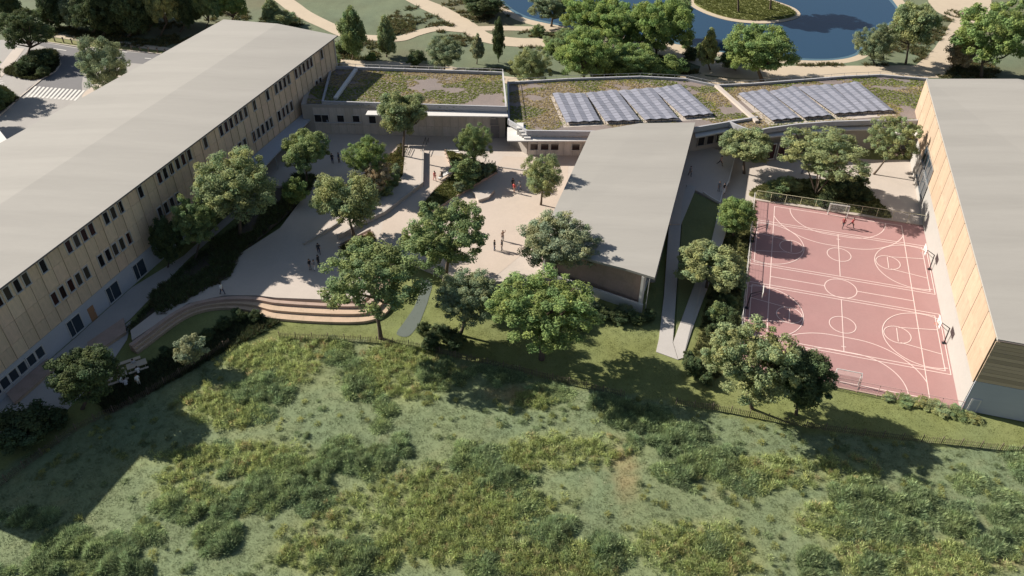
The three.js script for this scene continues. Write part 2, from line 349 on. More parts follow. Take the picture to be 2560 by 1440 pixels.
// the terrace along the long building
struct('terrace', sheetG(Pp([[330, 720], [460, 640], [700, 420], [800, 330], [800, 400], [640, 500], [470, 650], [325, 800], [240, 870], [150, 880]]), 0.09), M.concreteCool, 'grey terrace paving along the long building');
{ // wooden seat steps round the corner of the yard
  const line = [[330, 868, 0], [470, 772], [560, 752], [640, 752], [690, 760], [900, 768], [925, 762], [938, 745], [930, 700], [905, 660]];
  const base = new THREE.CatmullRomCurve3(Pp(line.map(([x, y]) => [x, y]), YD - 0.3), false, 'centripetal').getPoints(90);
  const t = thing('wooden_seat_steps', 'long wooden seat steps rounding the corner of the yard above the lawn', 'steps', V3(0, 0, 0));
  for (let k = 0; k < 2; k++) {
    const top = YD - 0.4 * (k + 1), off = 1.25 * (k + 1), taper = (i) => 0.3 + 0.7 * THREE.MathUtils.smoothstep(i / base.length, 0.15, 0.5), inner = base.map((p) => p.clone()), outer = [];
    for (let i = 0; i < base.length; i++) {
      const a = base[Math.max(0, i - 1)], b = base[Math.min(base.length - 1, i + 1)], d = b.clone().sub(a).normalize(), s = V3(-d.z, 0, d.x);
      outer.push(base[i].clone().addScaledVector(s, off * taper(i)));
      inner[i].addScaledVector(s, -0.35 + 0.9 * k * taper(i));
    }
    const ring = [...inner, ...outer.reverse()];
    part('step', prismG(ring, -0.1 + 0.02 * k, top), M.woodFloor, t);
  }
  part('back_riser', prismG([...base.map((p, i) => { const a = base[Math.max(0, i - 1)], b = base[Math.min(base.length - 1, i + 1)], d = b.clone().sub(a).normalize(); return p.clone().addScaledVector(V3(-d.z, 0, d.x), 0.1); }), ...base.map((p, i) => { const a = base[Math.max(0, i - 1)], b = base[Math.min(base.length - 1, i + 1)], d = b.clone().sub(a).normalize(); return p.clone().addScaledVector(V3(-d.z, 0, d.x), -0.5); }).reverse()], 0.05, YD + 0.02), M.brownWall, t);
  shade(t);
}
// dark planted slope left of the yard
const slopeBed = Pp([[322, 822, 0.1], [460, 668, 0.1], [600, 560, 0.3], [650, 500, 0.3], [690, 440, 0.4], [790, 440, YD + 0.1], [770, 480, YD + 0.1], [700, 545, YD + 0.1], [600, 630, YD + 0.1], [572, 690, YD + 0.1], [470, 745, YD + 0.1], [330, 838, 0.5]]);
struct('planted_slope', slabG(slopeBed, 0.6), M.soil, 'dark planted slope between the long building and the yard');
function bed(px, y0, y1, mat, label) {
  const pts = Pp(px, y1), t = thing('planting_bed', label, 'planter', V3(0, 0, 0));
  part('soil', sheetG(pts, y1 - 0.05), mat, t);
  const gs = [];
  for (let i = 0; i < pts.length; i++) { const a = pts[i], b = pts[(i + 1) % pts.length]; gs.push(boxG(a.distanceTo(b) + 0.12, y1 - y0, 0.14, (a.x + b.x) / 2, y0, (a.z + b.z) / 2, yawTo(a, b))); }
  part('edging', merge(gs), M.brownWall, t);
  return pts;
}
const turfMat = std(k125([0.14, 0.14, 0.045]), { map: groundT });
const bed1 = bed([[1003, 362], [1018, 366], [1014, 400], [1006, 445], [985, 470], [945, 505], [885, 545], [865, 505], [900, 450], [955, 405]], YD, YD + 0.45, turfMat, 'raised planted bed with a street tree at its far tip');
const bed2 = bed([[1112, 374], [1150, 384], [1236, 420], [1242, 428], [1180, 464], [1062, 540], [1050, 515], [1092, 468], [1135, 432]], YD, YD + 0.45, turfMat, 'triangular raised grass bed in the middle of the yard');
const bed3 = bed([[846, 616], [930, 578], [938, 604], [1000, 640], [960, 660], [890, 668]], 0.3, YD + 0.1, turfMat, 'grass bed at the corner below the yard wall');
function lowWall(px, h, y0, y1, w, label) {
  const pts = Pp(px, y0), t = thing('low_wall', label, 'wall', V3(0, 0, 0)), gs = [];
  for (let i = 0; i + 1 < pts.length; i++) { const a = pts[i], b = pts[i + 1]; gs.push(boxG(a.distanceTo(b) + w * 0.6, y1 - y0, w, (a.x + b.x) / 2, y0 + 0.003 * i, (a.z + b.z) / 2, yawTo(a, b))); }
  part('wall_body', merge(gs), M.wallGrey, t);
  t.userData.kind = 'thing';
}
struct('raised_yard_paving', prismG(Pp([[1014, 378], [1058, 382], [1056, 464], [1010, 500], [960, 538], [906, 562], [884, 548], [945, 508], [987, 472], [1008, 446]], YD), YD - 0.05, YD + 0.68), M.concrete, 'raised paving between the planted bed and the retaining wall');
lowWall([[1058, 382], [1056, 464], [1010, 500], [960, 538], [900, 566], [846, 598]], 0, YD, YD + 0.75, 0.35, 'long dark retaining wall bending through the yard');
lowWall([[845, 560], [800, 590], [760, 612]], 0, YD, YD + 0.4, 0.3, 'short dark kerb wall below the tree in the yard');
lowWall([[1245, 418], [1310, 427], [1400, 428]], 0, YD, YD + 0.16, 0.25, 'thin step edge in front of the rear building');

// stream on the lawn
struct('stream', sheetG(smoothPoly(Pp([[1058, 700], [1078, 705], [1072, 745], [1058, 785], [1046, 812], [1018, 842], [992, 836], [1010, 806], [1034, 770], [1046, 740]])), 0.03), phys([0.11, 0.13, 0.115], { roughness: 0.6, ior: 1.33 }), 'bluish shallow stream bed on the lawn under the trees');

// pavement at court level and the V-shaped ramps
struct('court_pavement', sheetG(Pp([[1735, 330], [1900, 380], [2190, 400], [2300, 400], [2330, 560], [2318, 566], [1893, 506], [1862, 520], [1838, 500], [1800, 590], [1770, 590], [1700, 500]]), 0.03), M.concrete, 'pale paving between the buildings and the ball court');
const isleBed = smoothPoly(Pp([[1872, 488], [1905, 462], [1980, 450], [2080, 452], [2160, 474], [2200, 508], [2228, 545], [2150, 534], [2000, 511], [1900, 498]]));
struct('lawn_island', prismG(isleBed, 0, 0.12), turfMat, 'grass island with shrubs behind the ball court');
struct('lawn_strip', sheetG(Pp([[1890, 505], [1890, 520], [1850, 760], [1842, 910], [1790, 950], [1730, 905], [1755, 800], [1800, 640], [1838, 520]]), 0.034), turfMat, 'grass strip along the left side of the ball court');
struct('lawn_gusset', slabG(Pp([[1708, 468, 1.05], [1760, 492, 1.05], [1798, 512, 1.0], [1795, 560, 0.7], [1738, 712, 0.35], [1690, 850, 0.1], [1692, 745, 0.3], [1705, 560, 0.9]]), 0.5), std(k125([0.12, 0.135, 0.05]), { map: groundT }), 'grass slope between the two ramps');
{
  const t = thing('access_ramp', 'pale V-shaped concrete ramps beside the low building', 'ramp', V3(0, 0, 0));
  part('ramp_arm', slabG(Pp([[1718, 462, 1.23], [1742, 466, 1.23], [1703, 560, 1.0], [1690, 745, 0.42], [1682, 856, 0.12], [1695, 899, 0.1], [1640, 879, 0.1], [1647, 848, 0.12], [1660, 740, 0.42], [1672, 570, 1.0]]), 0.35), M.concreteCool, t);
  part('ramp_arm', slabG(Pp([[1800, 512, 1.0], [1842, 500, 1.0], [1815, 580, 0.85], [1776, 700, 0.45], [1731, 822, 0.16], [1708, 894, 0.12], [1696, 898, 0.11], [1683, 855, 0.125], [1736, 710, 0.42], [1778, 605, 0.8]]), 0.34), M.concreteCool, t);
  shade(t);
}

// ---------- buildings ----------
// frame of a facade: origin at ground, +x along the wall, +z outwards
function facade(a, b) {                                       // outward side is to the right of a -> b seen from above with z down
  const t = b.clone().sub(a).setY(0).normalize(), n = V3(-t.z, 0, t.x), m = new THREE.Matrix4().makeBasis(t, V3(0, 1, 0), n);
  m.setPosition(a.x, 0, a.z);
  return { t, n, m, len: Math.hypot(b.x - a.x, b.z - a.z), at: (s, y, o) => V3(a.x + t.x * s + n.x * o, y, a.z + t.z * s + n.z * o) };
}
const onFacade = (f, mesh, s, y, o = 0) => { mesh.matrix.copy(f.m.clone().multiply(new THREE.Matrix4().makeTranslation(s, y, o))); mesh.matrix.decompose(mesh.position, mesh.quaternion, mesh.scale); return mesh; };
const frameCache = new Map();
function frameG(w, h, t, d) {
  const k = [w, h, t, d].join();
  if (!frameCache.has(k)) frameCache.set(k, merge([boxG(w + 2 * t, t, d, 0, h / 2, 0), boxG(w + 2 * t + 0.08, t, d + 0.1, 0, -h / 2 - t, 0.04), boxG(t, h, d, -w / 2 - t / 2, -h / 2, 0), boxG(t, h, d, w / 2 + t / 2, -h / 2, 0)]));
  return frameCache.get(k);
}
const paneCache = new Map();
const paneG = (w, h) => { const k = w + ',' + h; if (!paneCache.has(k)) paneCache.set(k, new THREE.BoxGeometry(w, h, 0.02)); return paneCache.get(k); };
const blindMat = std([0.32, 0.28, 0.24]), roomMats = [M.glass, phys([0.05, 0.022, 0.02], { roughness: 0.15 }), phys([0.02, 0.018, 0.02], { roughness: 0.1 }), phys([0.06, 0.05, 0.04], { roughness: 0.2 })];
function windowAt(f, parent, s, y, w, h, o = {}) {            // frame proud of the wall, pane a little behind its front
  const fr = part('window', frameG(w, h, o.t ?? 0.1, o.d ?? 0.16), o.frameMat ?? M.frame, parent);
  onFacade(f, fr, s, y, o.out ?? 0.06);
  part('pane', paneG(w, h), o.glass ?? roomMats[Math.floor(rnd() * 4)], fr).position.z = -0.03;
  if (o.mullion) part('mullion', boxG(0.07, h, 0.1, 0, -h / 2, 0), M.frame, fr).position.x = o.mullion === true ? 0 : o.mullion;
  return fr;
}

// --- long three-storey building on the left ---
const LA = V3(-60.7, 0, -73.6), LB = V3(-35.2, 0, -152.1), LF0 = facade(LA, LB);
const LH = 13.4, LS0 = -19, LS1 = 82.8;
const lf = facade(LF0.at(0, 0, 0), LF0.at(10, 0, 0));
// the wall faces the yard (+x side)
const lOut = lf.n.x > 0 ? 1 : -1;
{
  const t = thing('school_building', 'long three-storey school building clad in tan wood with a pale shallow gable roof', 'building');
  const at = (s, y, w) => LF0.at(s, y, lOut * w);
  part('wall', prismG([at(LS0, 0, -0.12), at(LS1, 0, -0.12), at(LS1, 0, -24.6), at(LS0, 0, -24.6)], -0.5, LH - 0.3), M.wallGrey, t);
  // ground floor rendered white, standing proud
  part('ground_floor_wall', prismG([at(LS0 - 0.03, 0, 0.02), at(LS1 + 0.03, 0, 0.02), at(LS1 + 0.03, 0, -0.3), at(LS0 - 0.03, 0, -0.3)], -0.4, 3.4), M.whiteWall, t);
  // roof: two slopes with the ridge in the middle, thickness and gable ends
  const e = LH, r = LH + 0.5, far0 = LS1 + 0.5, near0 = LS0 - 0.4;
  const eR = (s) => at(s, e, 0.38), ridge = (s) => at(s + 0.6, r, -13.2), eL = (s) => at(s, e + 0.1, -25.5 - 3.2 * (LS1 - s) / 98);
  const quad = (...p) => slabG(p, 0.22);
  part('roof', merge([quad(eR(near0), eR(far0), ridge(far0), ridge(near0)), quad(ridge(near0), ridge(far0), eL(far0), eL(near0))]), M.roof, t);
  part('eave_edge', merge([barG(at(near0, e - 0.12, 0.4), at(far0, e - 0.12, 0.4), 0.09, 4)]), M.roofEdge, t);
  (() => { for (const s of [LS0 + 0.02, LS1 - 0.02]) { const tri = new THREE.BufferGeometry(); const a = at(s, e - 0.35, 0), b = at(s, r - 0.25, -13.2), c = at(s, e - 0.35, -24.6); tri.setAttribute('position', new THREE.Float32BufferAttribute([a, b, c].flatMap((v) => v.toArray()), 3)); tri.setAttribute('uv', new THREE.Float32BufferAttribute([0, 0, 12, 1, 24, 0], 2)); tri.computeVertexNormals(); part('gable', tri, std([0.3, 0.24, 0.17], { side: THREE.DoubleSide }), t); } })();
  // wood panels, one piece each
  const tones = [[0.64, 0.495, 0.345], [0.615, 0.47, 0.325], [0.67, 0.525, 0.37], [0.585, 0.455, 0.32], [0.65, 0.49, 0.35]].map((c) => std(k125(c), { map: woodT, roughness: 0.8 }));
  const rows = [[3.43, 5.62], [5.65, 8.28], [8.31, 10.86], [10.89, 12.95]], pw = 1.87;
  const gs = rows.map(([a, b]) => { const g = boxG(pw - 0.07, b - a, 0.1); return g; });
  const place = lOut > 0 ? LF0 : LF0;
  for (let s = LS0, i = 0; s + pw <= LS1 + 0.2; s += pw, i++) rows.forEach(([a], k) => {
    const m = part('panel', gs[k], tones[Math.floor(rnd() * 5)], t);
    onFacade(place, m, s + pw / 2, a, lOut * (-0.05 + 0.012 * rnd()));
  });
  const fins = []; for (let s = LS0 + pw; s < LS1; s += pw * (s > 44 ? 1 : 2)) fins.push(s);
  const fg = boxG(0.07, 9.4, s0(0.12)); fins.forEach((s) => onFacade(place, part('batten', fg, M.brownWood, t), s - 0.005, 3.45, lOut * 0.02));
  const W1 = 0.82;
  const up = [-3.9, -2.4, -1.0, 0.4, 1.9, 3.3, 6.1, 10.5, 11.9, 13.3, 14.7, 17.5, 18.9, 20.4, 24.6, 28.8, 30.1, 31.5, 33, 34.4, 35.9, 40, 44.2, 45.6, 47, 48.4, 49.8, 51.2, 53.9, 58, 60.8, 62.2, 63.6, 65, 67.6, 69, 70.4, 71.8, 73.1, 77.1];
  const md = [-8, -6.6, -5.2, 0, 5.7, 7.1, 8.6, 10, 11.5, 14.3, 15.7, 17.1, 18.5, 20, 26.9, 28.3, 29.7, 31.1, 36.5, 38, 46.5, 47.9, 49.3, 52, 53.4, 54.8, 56.2, 57.5, 60.2, 61.6, 63, 64.4, 73.9, 75.3].filter((s) => s !== 0);
  for (const s of up) windowAt(LF0, t, s, 12.0, W1, 1.75, { out: lOut * 0.06 });
  for (const s of md) windowAt(LF0, t, s, 7.05, W1, 1.8, { out: lOut * 0.06 });
  for (const s of [-6.4, -5, -3.6, -2.2, -0.7, 0.7]) windowAt(LF0, t, s, 2.0, 1.12, 1.5, { out: lOut * 0.08, glass: M.glassBlue, t: 0.14 });
  for (const s of [6.8, 14.3, 19.9, 33, 40]) windowAt(LF0, t, s, 1.55, 2.3, 2.5, { out: lOut * 0.08, glass: M.glassBlue, mullion: -0.3, t: 0.1 });
  const door = part('door', boxG(1.05, 2.2, 0.1), std([0.34, 0.18, 0.09], { roughness: 0.7 }), t, 'orange-brown door'); onFacade(LF0, door, 9.9, 0.05, lOut * 0.06);
  const hd = part('handle', boxG(0.04, 0.3, 0.06), M.metal, door); hd.position.set(0.4, 1, 0.07);
  shade(t);
}
function s0(v) { return v; }
// walkway canopy along it and across to the rear building
{
  const t = thing('walkway_canopy', 'thin grey canopy roof over the walkway along the long school building', 'canopy');
  const h = 4.05, a = LF0.at(30, 0, lOut * 0.1), b = LF0.at(81, 0, lOut * 0.1);
  const f0 = P(440, 600, h), f1 = P(640, 440, h), f2 = P(700, 375, h), f3 = P(806, 268, h), f4 = P(920, 277, h);
  const back = V3(f4.x - 0.5, h, -134.6);
  part('canopy_slab', prismG([a, f0, f1, f2, f3, f4, back, V3(b.x + 1, h, -134.6), b], h - 0.22, h), M.greyBlue, t);
  for (const s of [44, 52, 60, 68, 75]) { const p = LF0.at(s, 0, lOut * 3.6); part('post', barG(V3(p.x, YD, p.z), V3(p.x, h - 0.2, p.z), 0.09, 8), M.metal, t); }
  // wooden planter boxes by the near end
}
{
  const t = thing('timber_planter', 'low timber bench box under the ground floor windows of the long building', 'planter');
  const q = Pp([[222, 862, 0.1], [310, 802, 0.1], [316, 836, 0.1], [236, 890, 0.1]]);
  part('planter_box', prismG(q, 0.02, 0.5), M.woodFloor, t);
  part('rim', prismG(q.map((p, i) => p.clone().lerp(q[(i + 2) % 4], -0.02)), 0.5, 0.58), M.brownWall, t);
}
{
  const t = thing('timber_planter', 'long timber bench box at the near corner of the long building', 'planter');
  const q = Pp([[20, 985, 0.1], [120, 905, 0.1], [140, 925, 0.1], [40, 1012, 0.1]]);
  part('planter_box', prismG(q, 0.02, 0.5), M.woodFloor, t);
  part('rim', prismG(q.map((p, i) => p.clone().lerp(q[(i + 2) % 4], -0.02)), 0.5, 0.58), M.brownWall, t);
}
struct('terrace', sheetG(Pp([[-40, 1040], [150, 880], [240, 870], [330, 800], [318, 850], [285, 900], [165, 1030], [60, 1090], [-60, 1150]]), 0.085), M.concreteCool, 'grey paving at the near end of the long building');
{
  const t = thing('entrance_canopy', 'white flat canopy corner jutting out behind the long roof at the left edge', 'canopy');
  part('canopy_slab', prismG(Pp([[-80, 300], [0, 327], [24, 357], [-30, 420]], 4), 3.75, 4), M.white, t);
  part('post', barG(P(-10, 372, 0), P(-10, 372, 3.8).setComponent(0, P(-10, 372, 0).x).setComponent(2, P(-10, 372, 0).z), 0.12, 8), M.metal, t);
}

// --- rear single-storey wing with the planted roof ---
function parapet(pts, y0, y1, w) { const g = []; for (let i = 0; i < pts.length; i++) { const a = pts[i], b = pts[(i + 1) % pts.length]; g.push(boxG(a.distanceTo(b) + w * 0.98, y1 - y0, w, (a.x + b.x) / 2, y0 + 0.002 * i, (a.z + b.z) / 2, yawTo(a, b))); } return merge(g); }
function greenRoof(parent, pts, y, k, exclude) {              // patches of sedum with an uneven edge, lying on the substrate
  part('roof_substrate', sheetG(pts, y), M.substrate, parent);
  const box = new THREE.Box3().setFromPoints(pts), cols = [];
  const pos = [], nor = [];
  const cell = 0.36;
  for (let x = box.min.x; x < box.max.x; x += cell) for (let z = box.min.z; z < box.max.z; z += cell) {
    const px = x + rr(-0.15, 0.15), pz = z + rr(-0.15, 0.15);
    if (!inside(px, pz, pts) || (exclude && exclude(px, pz))) continue;
    const v = fbm(px * 0.09, pz * 0.16, k) + 0.12 * fbm(px * 0.6, pz * 0.6, k + 3), w = fbm(px * 0.07, pz * 0.13, k + 5);
    if (v < -0.12) continue;
    const c = w > -0.01 ? [0.20, 0.24, 0.045] : w > -0.08 ? [0.34, 0.31, 0.085] : [0.42, 0.34, 0.17];
    for (let q = 0; q < 3; q++) {
      const a = rnd() * 6.28, s = rr(0.2, 0.42), h = rr(0.04, 0.12), ox = px + rr(-0.2, 0.2), oz = pz + rr(-0.2, 0.2), f = rr(0.88, 1.12);
      pos.push(ox - s * Math.cos(a), y + 0.01, oz - s * Math.sin(a), ox + s * Math.cos(a), y + 0.01, oz + s * Math.sin(a), ox + rr(-0.15, 0.15), y + h, oz + rr(-0.15, 0.15));
      for (let j = 0; j < 3; j++) cols.push(c[0] * f, c[1] * f, c[2] * f);
    }
  }
  const g = new THREE.BufferGeometry();
  g.setAttribute('position', new THREE.Float32BufferAttribute(pos, 3)); g.setAttribute('color', new THREE.Float32BufferAttribute(cols, 3)); g.computeVertexNormals();
  part('roof_plants', g, grassTint(1, 1, 1), parent).userData.kind = 'stuff';
}
const HL = 7.7, HR = 6.2;
{
  const t = thing('rear_wing', 'low rear wing with sedum planted roof and white canopy edge, left of the solar roof', 'building');
  const fl = P(806, 252, HL), f0 = P(866, 254, HL), fr = P(1266, 266, HL), br = P(1257, 180, HL), bl = P(828, 165, HL);
  const ring = [fl, fr, br, bl];
  part('wall', prismG([V3(fl.x - 4, 0, fl.z + 0.2), V3(fr.x - 0.2, 0, fr.z - 0.3), V3(br.x - 0.2, 0, br.z + 0.3), V3(bl.x - 4, 0, bl.z + 0.3)], -0.2, HL - 0.62), M.wallGrey, t);
  greenRoof(t, [V3(fl.x - 3, 0, fl.z), fr, br, V3(bl.x - 3, 0, bl.z)], HL - 0.55, 11);
  part('parapet', parapet(ring, HL - 1.1, HL, 0.3), M.fascia, t);
  const d0 = P(838, 245, HL - 0.2), d1 = P(890, 172, HL - 0.2);
  part('roof_divider', boxG(d0.distanceTo(d1), 0.5, 0.7, (d0.x + d1.x) / 2, HL - 0.6, (d0.z + d1.z) / 2, yawTo(d0, d1)), M.white, t);
  // guard rail on the back and right edges
  const rails = []; for (const [a, b] of [[bl, br], [br, fr]]) { rails.push(barG(V3(a.x, HL + 0.55, a.z), V3(b.x, HL + 0.55, b.z), 0.05, 5)); const n = Math.round(a.distanceTo(b) / 2.5); for (let i = 0; i <= n; i++) { const p = a.clone().lerp(b, i / n); rails.push(barG(V3(p.x, HL, p.z), V3(p.x, HL + 0.55, p.z), 0.035, 5)); } }
  part('guard_rail', merge(rails), M.white, t);
  const cz = fr.z, hC = HL - 1.15;
  part('canopy', prismG([V3(P(918, 280, hC).x, 0, cz - 0.2), V3(fr.x + 0.15, 0, cz - 0.2), V3(fr.x + 0.3, 0, cz + 1.7), V3(P(915, 283, hC).x, 0, cz + 1.5)], hC - 0.2, hC), M.white, t);
  // front cladding panels and windows
  const wf = facade(V3(fl.x - 2, 0, fl.z + 0.24), V3(fr.x - 0.2, 0, fr.z - 0.26));
  const o = wf.n.z > 0 ? 1 : -1, tones = [[0.46, 0.42, 0.375], [0.44, 0.395, 0.345], [0.48, 0.44, 0.40]].map((c) => std(k125(c), { map: woodT }));
  const pg = boxG(1.43, HL - 1.2 - YD - 2.0, 0.08), pg2 = boxG(1.43, 1.95, 0.08);
  for (let s = 0; s + 1.5 < wf.len; s += 1.5) { onFacade(wf, part('panel', pg, tones[Math.floor(rnd() * 3)], t), s + 0.75, YD + 2.0, o * (0.03 + 0.01 * rnd())); onFacade(wf, part('panel', pg2, tones[Math.floor(rnd() * 3)], t), s + 0.75, YD + 0.02, o * (0.03 + 0.01 * rnd())); }
  for (const x of [796, 814, 853, 892, 933]) { const p = P(x, 290, 4.6); windowAt(wf, t, p.clone().sub(wf.at(0, 0, 0)).dot(wf.t), 4.35, 1.25, 1.45, { out: o * 0.12, glass: roomMats[2] }); }
  windowAt(wf, t, P(1232, 300, 5).sub(wf.at(0, 0, 0)).dot(wf.t), 5.7, 0.7, 0.9, { out: o * 0.12 });
  windowAt(wf, t, wf.len - 2.0, 4.8, 1.5, 1.9, { out: o * 0.12, frameMat: M.wallGrey, glass: std([0.2, 0.19, 0.19]) });
  const door = part('door', boxG(1.6, 2.4, 0.1), std([0.17, 0.16, 0.165], { roughness: 0.7 }), t); onFacade(wf, door, wf.len - 1.9, YD, o * 0.12);
  part('handle', boxG(0.05, 0.3, 0.06), M.metal, door).position.set(0.6, 1, 0.07);
  shade(t);
}
// --- rear wing with solar roof ---
const RB = [[1270, 205], [1420, 196], [1600, 190], [1715, 196], [1790, 212], [1880, 208], [2010, 198], [2110, 190], [2200, 186], [2318, 196]];
const RFr = [[2330, 300], [2180, 300], [2080, 303], [1990, 310], [1920, 320], [1884, 328], [1842, 312], [1822, 303]];
const arrays = [
  [[1382.5, 234], [1461.5, 235], [1499, 304], [1417.5, 307.6]], [[1466, 234], [1540, 226], [1599, 302], [1516, 305]], [[1547, 228.5], [1629.5, 221], [1694, 297], [1614, 301]], [[1633, 223], [1699.6, 212], [1782, 286], [1710, 292]],
  [[1846.7, 235], [1913.7, 224.7], [1999, 296], [1932, 302]], [[1924, 230], [1987, 216.5], [2078, 290], [2011, 295]], [[1995, 218.6], [2074, 212.5], [2155.5, 281.6], [2088.5, 285.6]], [[2082, 214.5], [2143, 205.4], [2232.7, 277.5], [2157.5, 280.5]],
];
{
  const t = thing('solar_wing', 'curving low rear wing with sedum roof carrying the solar panels', 'building');
  const y = HR - 0.45;
  const frontL = Pp([[1272, 300], [1318, 326], [1470, 328], [1600, 325], [1740, 318], [1893, 292]], HR), back = Pp(RB, HR), frontR = Pp(RFr, HR);
  const ring = [...back, ...frontR, ...frontL.slice().reverse()];
  const inset = ring.map((p) => V3(p.x, 0, p.z - 0.35));
  part('wall', prismG(inset, -0.2, HR - 0.55), M.wallGrey, t);
  const blocks = arrays.map((q) => Pp(q, HR).map((p) => p));
  greenRoof(t, ring, y, 23, (x, z) => blocks.some((b) => inside(x, z, b)));
  part('parapet', parapet(ring, HR - 0.95, HR, 0.32), M.fascia, t);
  for (const k of [0, 4]) part('gravel_border', sheetG([P(arrays[k][0][0] - 8, arrays[k][0][1] - 2, HR), P(arrays[k + 3][1][0] + 6, arrays[k + 3][1][1] - 2, HR), P(arrays[k + 3][2][0] + 10, arrays[k + 3][2][1] + 6, HR), P(arrays[k][3][0] - 8, arrays[k][3][1] + 6, HR)], y + 0.03), M.concrete, t);
  const rails = []; for (let i = 0; i + 1 < back.length; i++) { const a = back[i], b = back[i + 1]; rails.push(barG(V3(a.x, HR + 0.6, a.z), V3(b.x, HR + 0.6, b.z), 0.035, 5)); const n = Math.round(a.distanceTo(b) / 2.5); for (let j = 0; j < n; j++) { const p = a.clone().lerp(b, j / n); rails.push(barG(V3(p.x, HR, p.z), V3(p.x, HR + 0.6, p.z), 0.03, 5)); } }
  part('guard_rail', merge(rails), M.metal, t);
  const d0 = P(1790, 212, HR - 0.1), d1 = P(1893, 303, HR - 0.1);
  part('roof_divider', boxG(d0.distanceTo(d1), 0.45, 0.8, (d0.x + d1.x) / 2, y + 0.02, (d0.z + d1.z) / 2, yawTo(d0, d1)), M.concrete, t);
  // canopies
  const hc = 4.9;
  part('canopy', prismG([P(1268, 335, hc), P(1268, 352, hc), P(1470, 352, hc), P(1500, 352, hc), V3(P(1500, 340, hc).x, 0, P(1400, 330, hc).z - 2), V3(P(1268, 335, hc).x, 0, P(1400, 330, hc).z - 2)], hc - 0.22, hc), M.white, t);
  part('canopy', prismG([P(1735, 330, hc), P(1740, 343, hc), P(1900, 312, hc), P(1880, 296, hc)].map((p, i) => (i === 0 || i === 3 ? V3(p.x, 0, p.z - 2) : p)), hc - 0.22, hc), M.white, t);
  part('canopy', prismG([...smoothPoly(Pp([[1925, 342], [1990, 334], [2060, 328], [2140, 324], [2200, 326], [2300, 345]], hc), 4, false), ...Pp([[2300, 322], [2170, 310], [2000, 318], [1915, 332]], hc).map((p) => V3(p.x, 0, p.z - 1.5))], hc - 0.22, hc), M.white, t);
  // stair head and terrace between the two wings
  part('roof_stair', merge([0, 1, 2, 3].map((k) => { const p = P(1300 + k * 6, 325 + k * 4, 5.2); return boxG(1.2, 0.3 + 0.3 * (3 - k), 2.2, p.x, hc, p.z); })), M.white, t);
  // front panels + windows of the part beside the middle building
  const ff = facade(V3(frontL[1].x, 0, frontL[1].z - 0.05), V3(frontL[2].x + 3, 0, frontL[2].z - 0.2)), o = ff.n.z > 0 ? 1 : -1;
  const pm = std(k125([0.50, 0.46, 0.42]), { map: woodT }), pg = boxG(1.55, 4.0, 0.08);
  for (let s = 0.2; s + 1.6 < ff.len; s += 1.62) onFacade(ff, part('panel', pg, pm, t), s + 0.8, YD + 0.02, o * (0.03 + 0.01 * rnd()));
  for (const s of [1.3, 3.2, 5.0, 8.8, 10.8]) windowAt(ff, t, s, 3.0, 1.35, 1.2, { out: o * 0.12, glass: roomMats[0] });
  const f2 = facade(V3(P(1742, 330, HR).x, 0, P(1742, 318, HR).z - 0.2), V3(P(1893, 300, HR).x, 0, P(1893, 292, HR).z - 0.2)), o2 = f2.n.z > 0 ? 1 : -1;
  for (const s of [1.8, 3.7, 5.6, 7.6, 9.6]) windowAt(f2, t, s, 3.0, 1.3, 1.6, { out: o2 * 0.1, glass: roomMats[2], frameMat: M.wallGrey });
  const fr2 = Pp([[1900, 330], [1990, 312], [2080, 304]], HR), f3 = facade(V3(fr2[0].x, 0, fr2[0].z - 0.2), V3(fr2[2].x, 0, fr2[2].z - 0.2)), o3 = f3.n.z > 0 ? 1 : -1;
  for (let s = 1; s < f3.len - 1; s += 2.1) windowAt(f3, t, s, 1.9, 1.5, 2.9, { out: o3 * 0.4, glass: roomMats[1], frameMat: M.white });
  shade(t);
}
arrays.forEach((q, k) => {                                    // solar tables: low tents of modules, each module a piece
  const c = Pp(q, HR), w = ['first', 'second', 'third', 'fourth'][k % 4];
  const t = thing('solar_array', `${w} block of grey solar panels from the left on the ${k < 4 ? 'middle' : 'right hand'} planted roof`, 'solar panels', V3(0, 0, 0), 0, 'blocks of solar panels on the planted roofs');
  const NU = 6, NV = 12, y0 = HR + 0.12, y1 = HR + 0.30, lerp2 = (u0, v, u = (u0 - 0.5) * 1.045 + 0.5) => c[0].clone().lerp(c[1], u).lerp(c[3].clone().lerp(c[2], u), v);
  const tones = [0, 1, 2].map((i) => { const m = M.panel.clone(); m.color.multiplyScalar(0.94 + 0.06 * i); return m; });
  for (let v = 0; v < NV; v++) for (let u = 0; u < NU; u++) {
    const up = u % 2 === 0, e = 0.003, dv = 0.03 / NV, tilt = rr(-0.025, 0.025), pts = [[u / NU + e, v / NV + dv, up ? y0 : y1], [(u + 1) / NU - e, v / NV + dv, up ? y1 : y0], [(u + 1) / NU - e, (v + 1) / NV - dv, up ? y1 : y0], [u / NU + e, (v + 1) / NV - dv, up ? y0 : y1]].map(([a, b, y], i) => lerp2(a, b).setY(y + (i > 1 ? tilt : 0)));
    part('solar_panel', slabG(pts, 0.04), tones[Math.floor(rnd() * 3)], t);
  }
  const fr = []; for (let u = 0; u <= NU; u++) { const a = lerp2(u / NU, 0), b = lerp2(u / NU, 1), y = u % 2 ? y1 - 0.08 : y0 - 0.06; fr.push(barG(a.setY(y), b.setY(y), 0.035, 4)); }
  for (let u = 0; u <= NU; u++) for (let v = 0; v <= 4; v++) { const a = lerp2(u / NU, v / 4); fr.push(barG(a.clone().setY(HR - 0.44), a.clone().setY(u % 2 ? y1 - 0.1 : y0 - 0.06), 0.04, 4)); }
  part('support_frame', merge(fr), M.darkMetal, t);
});
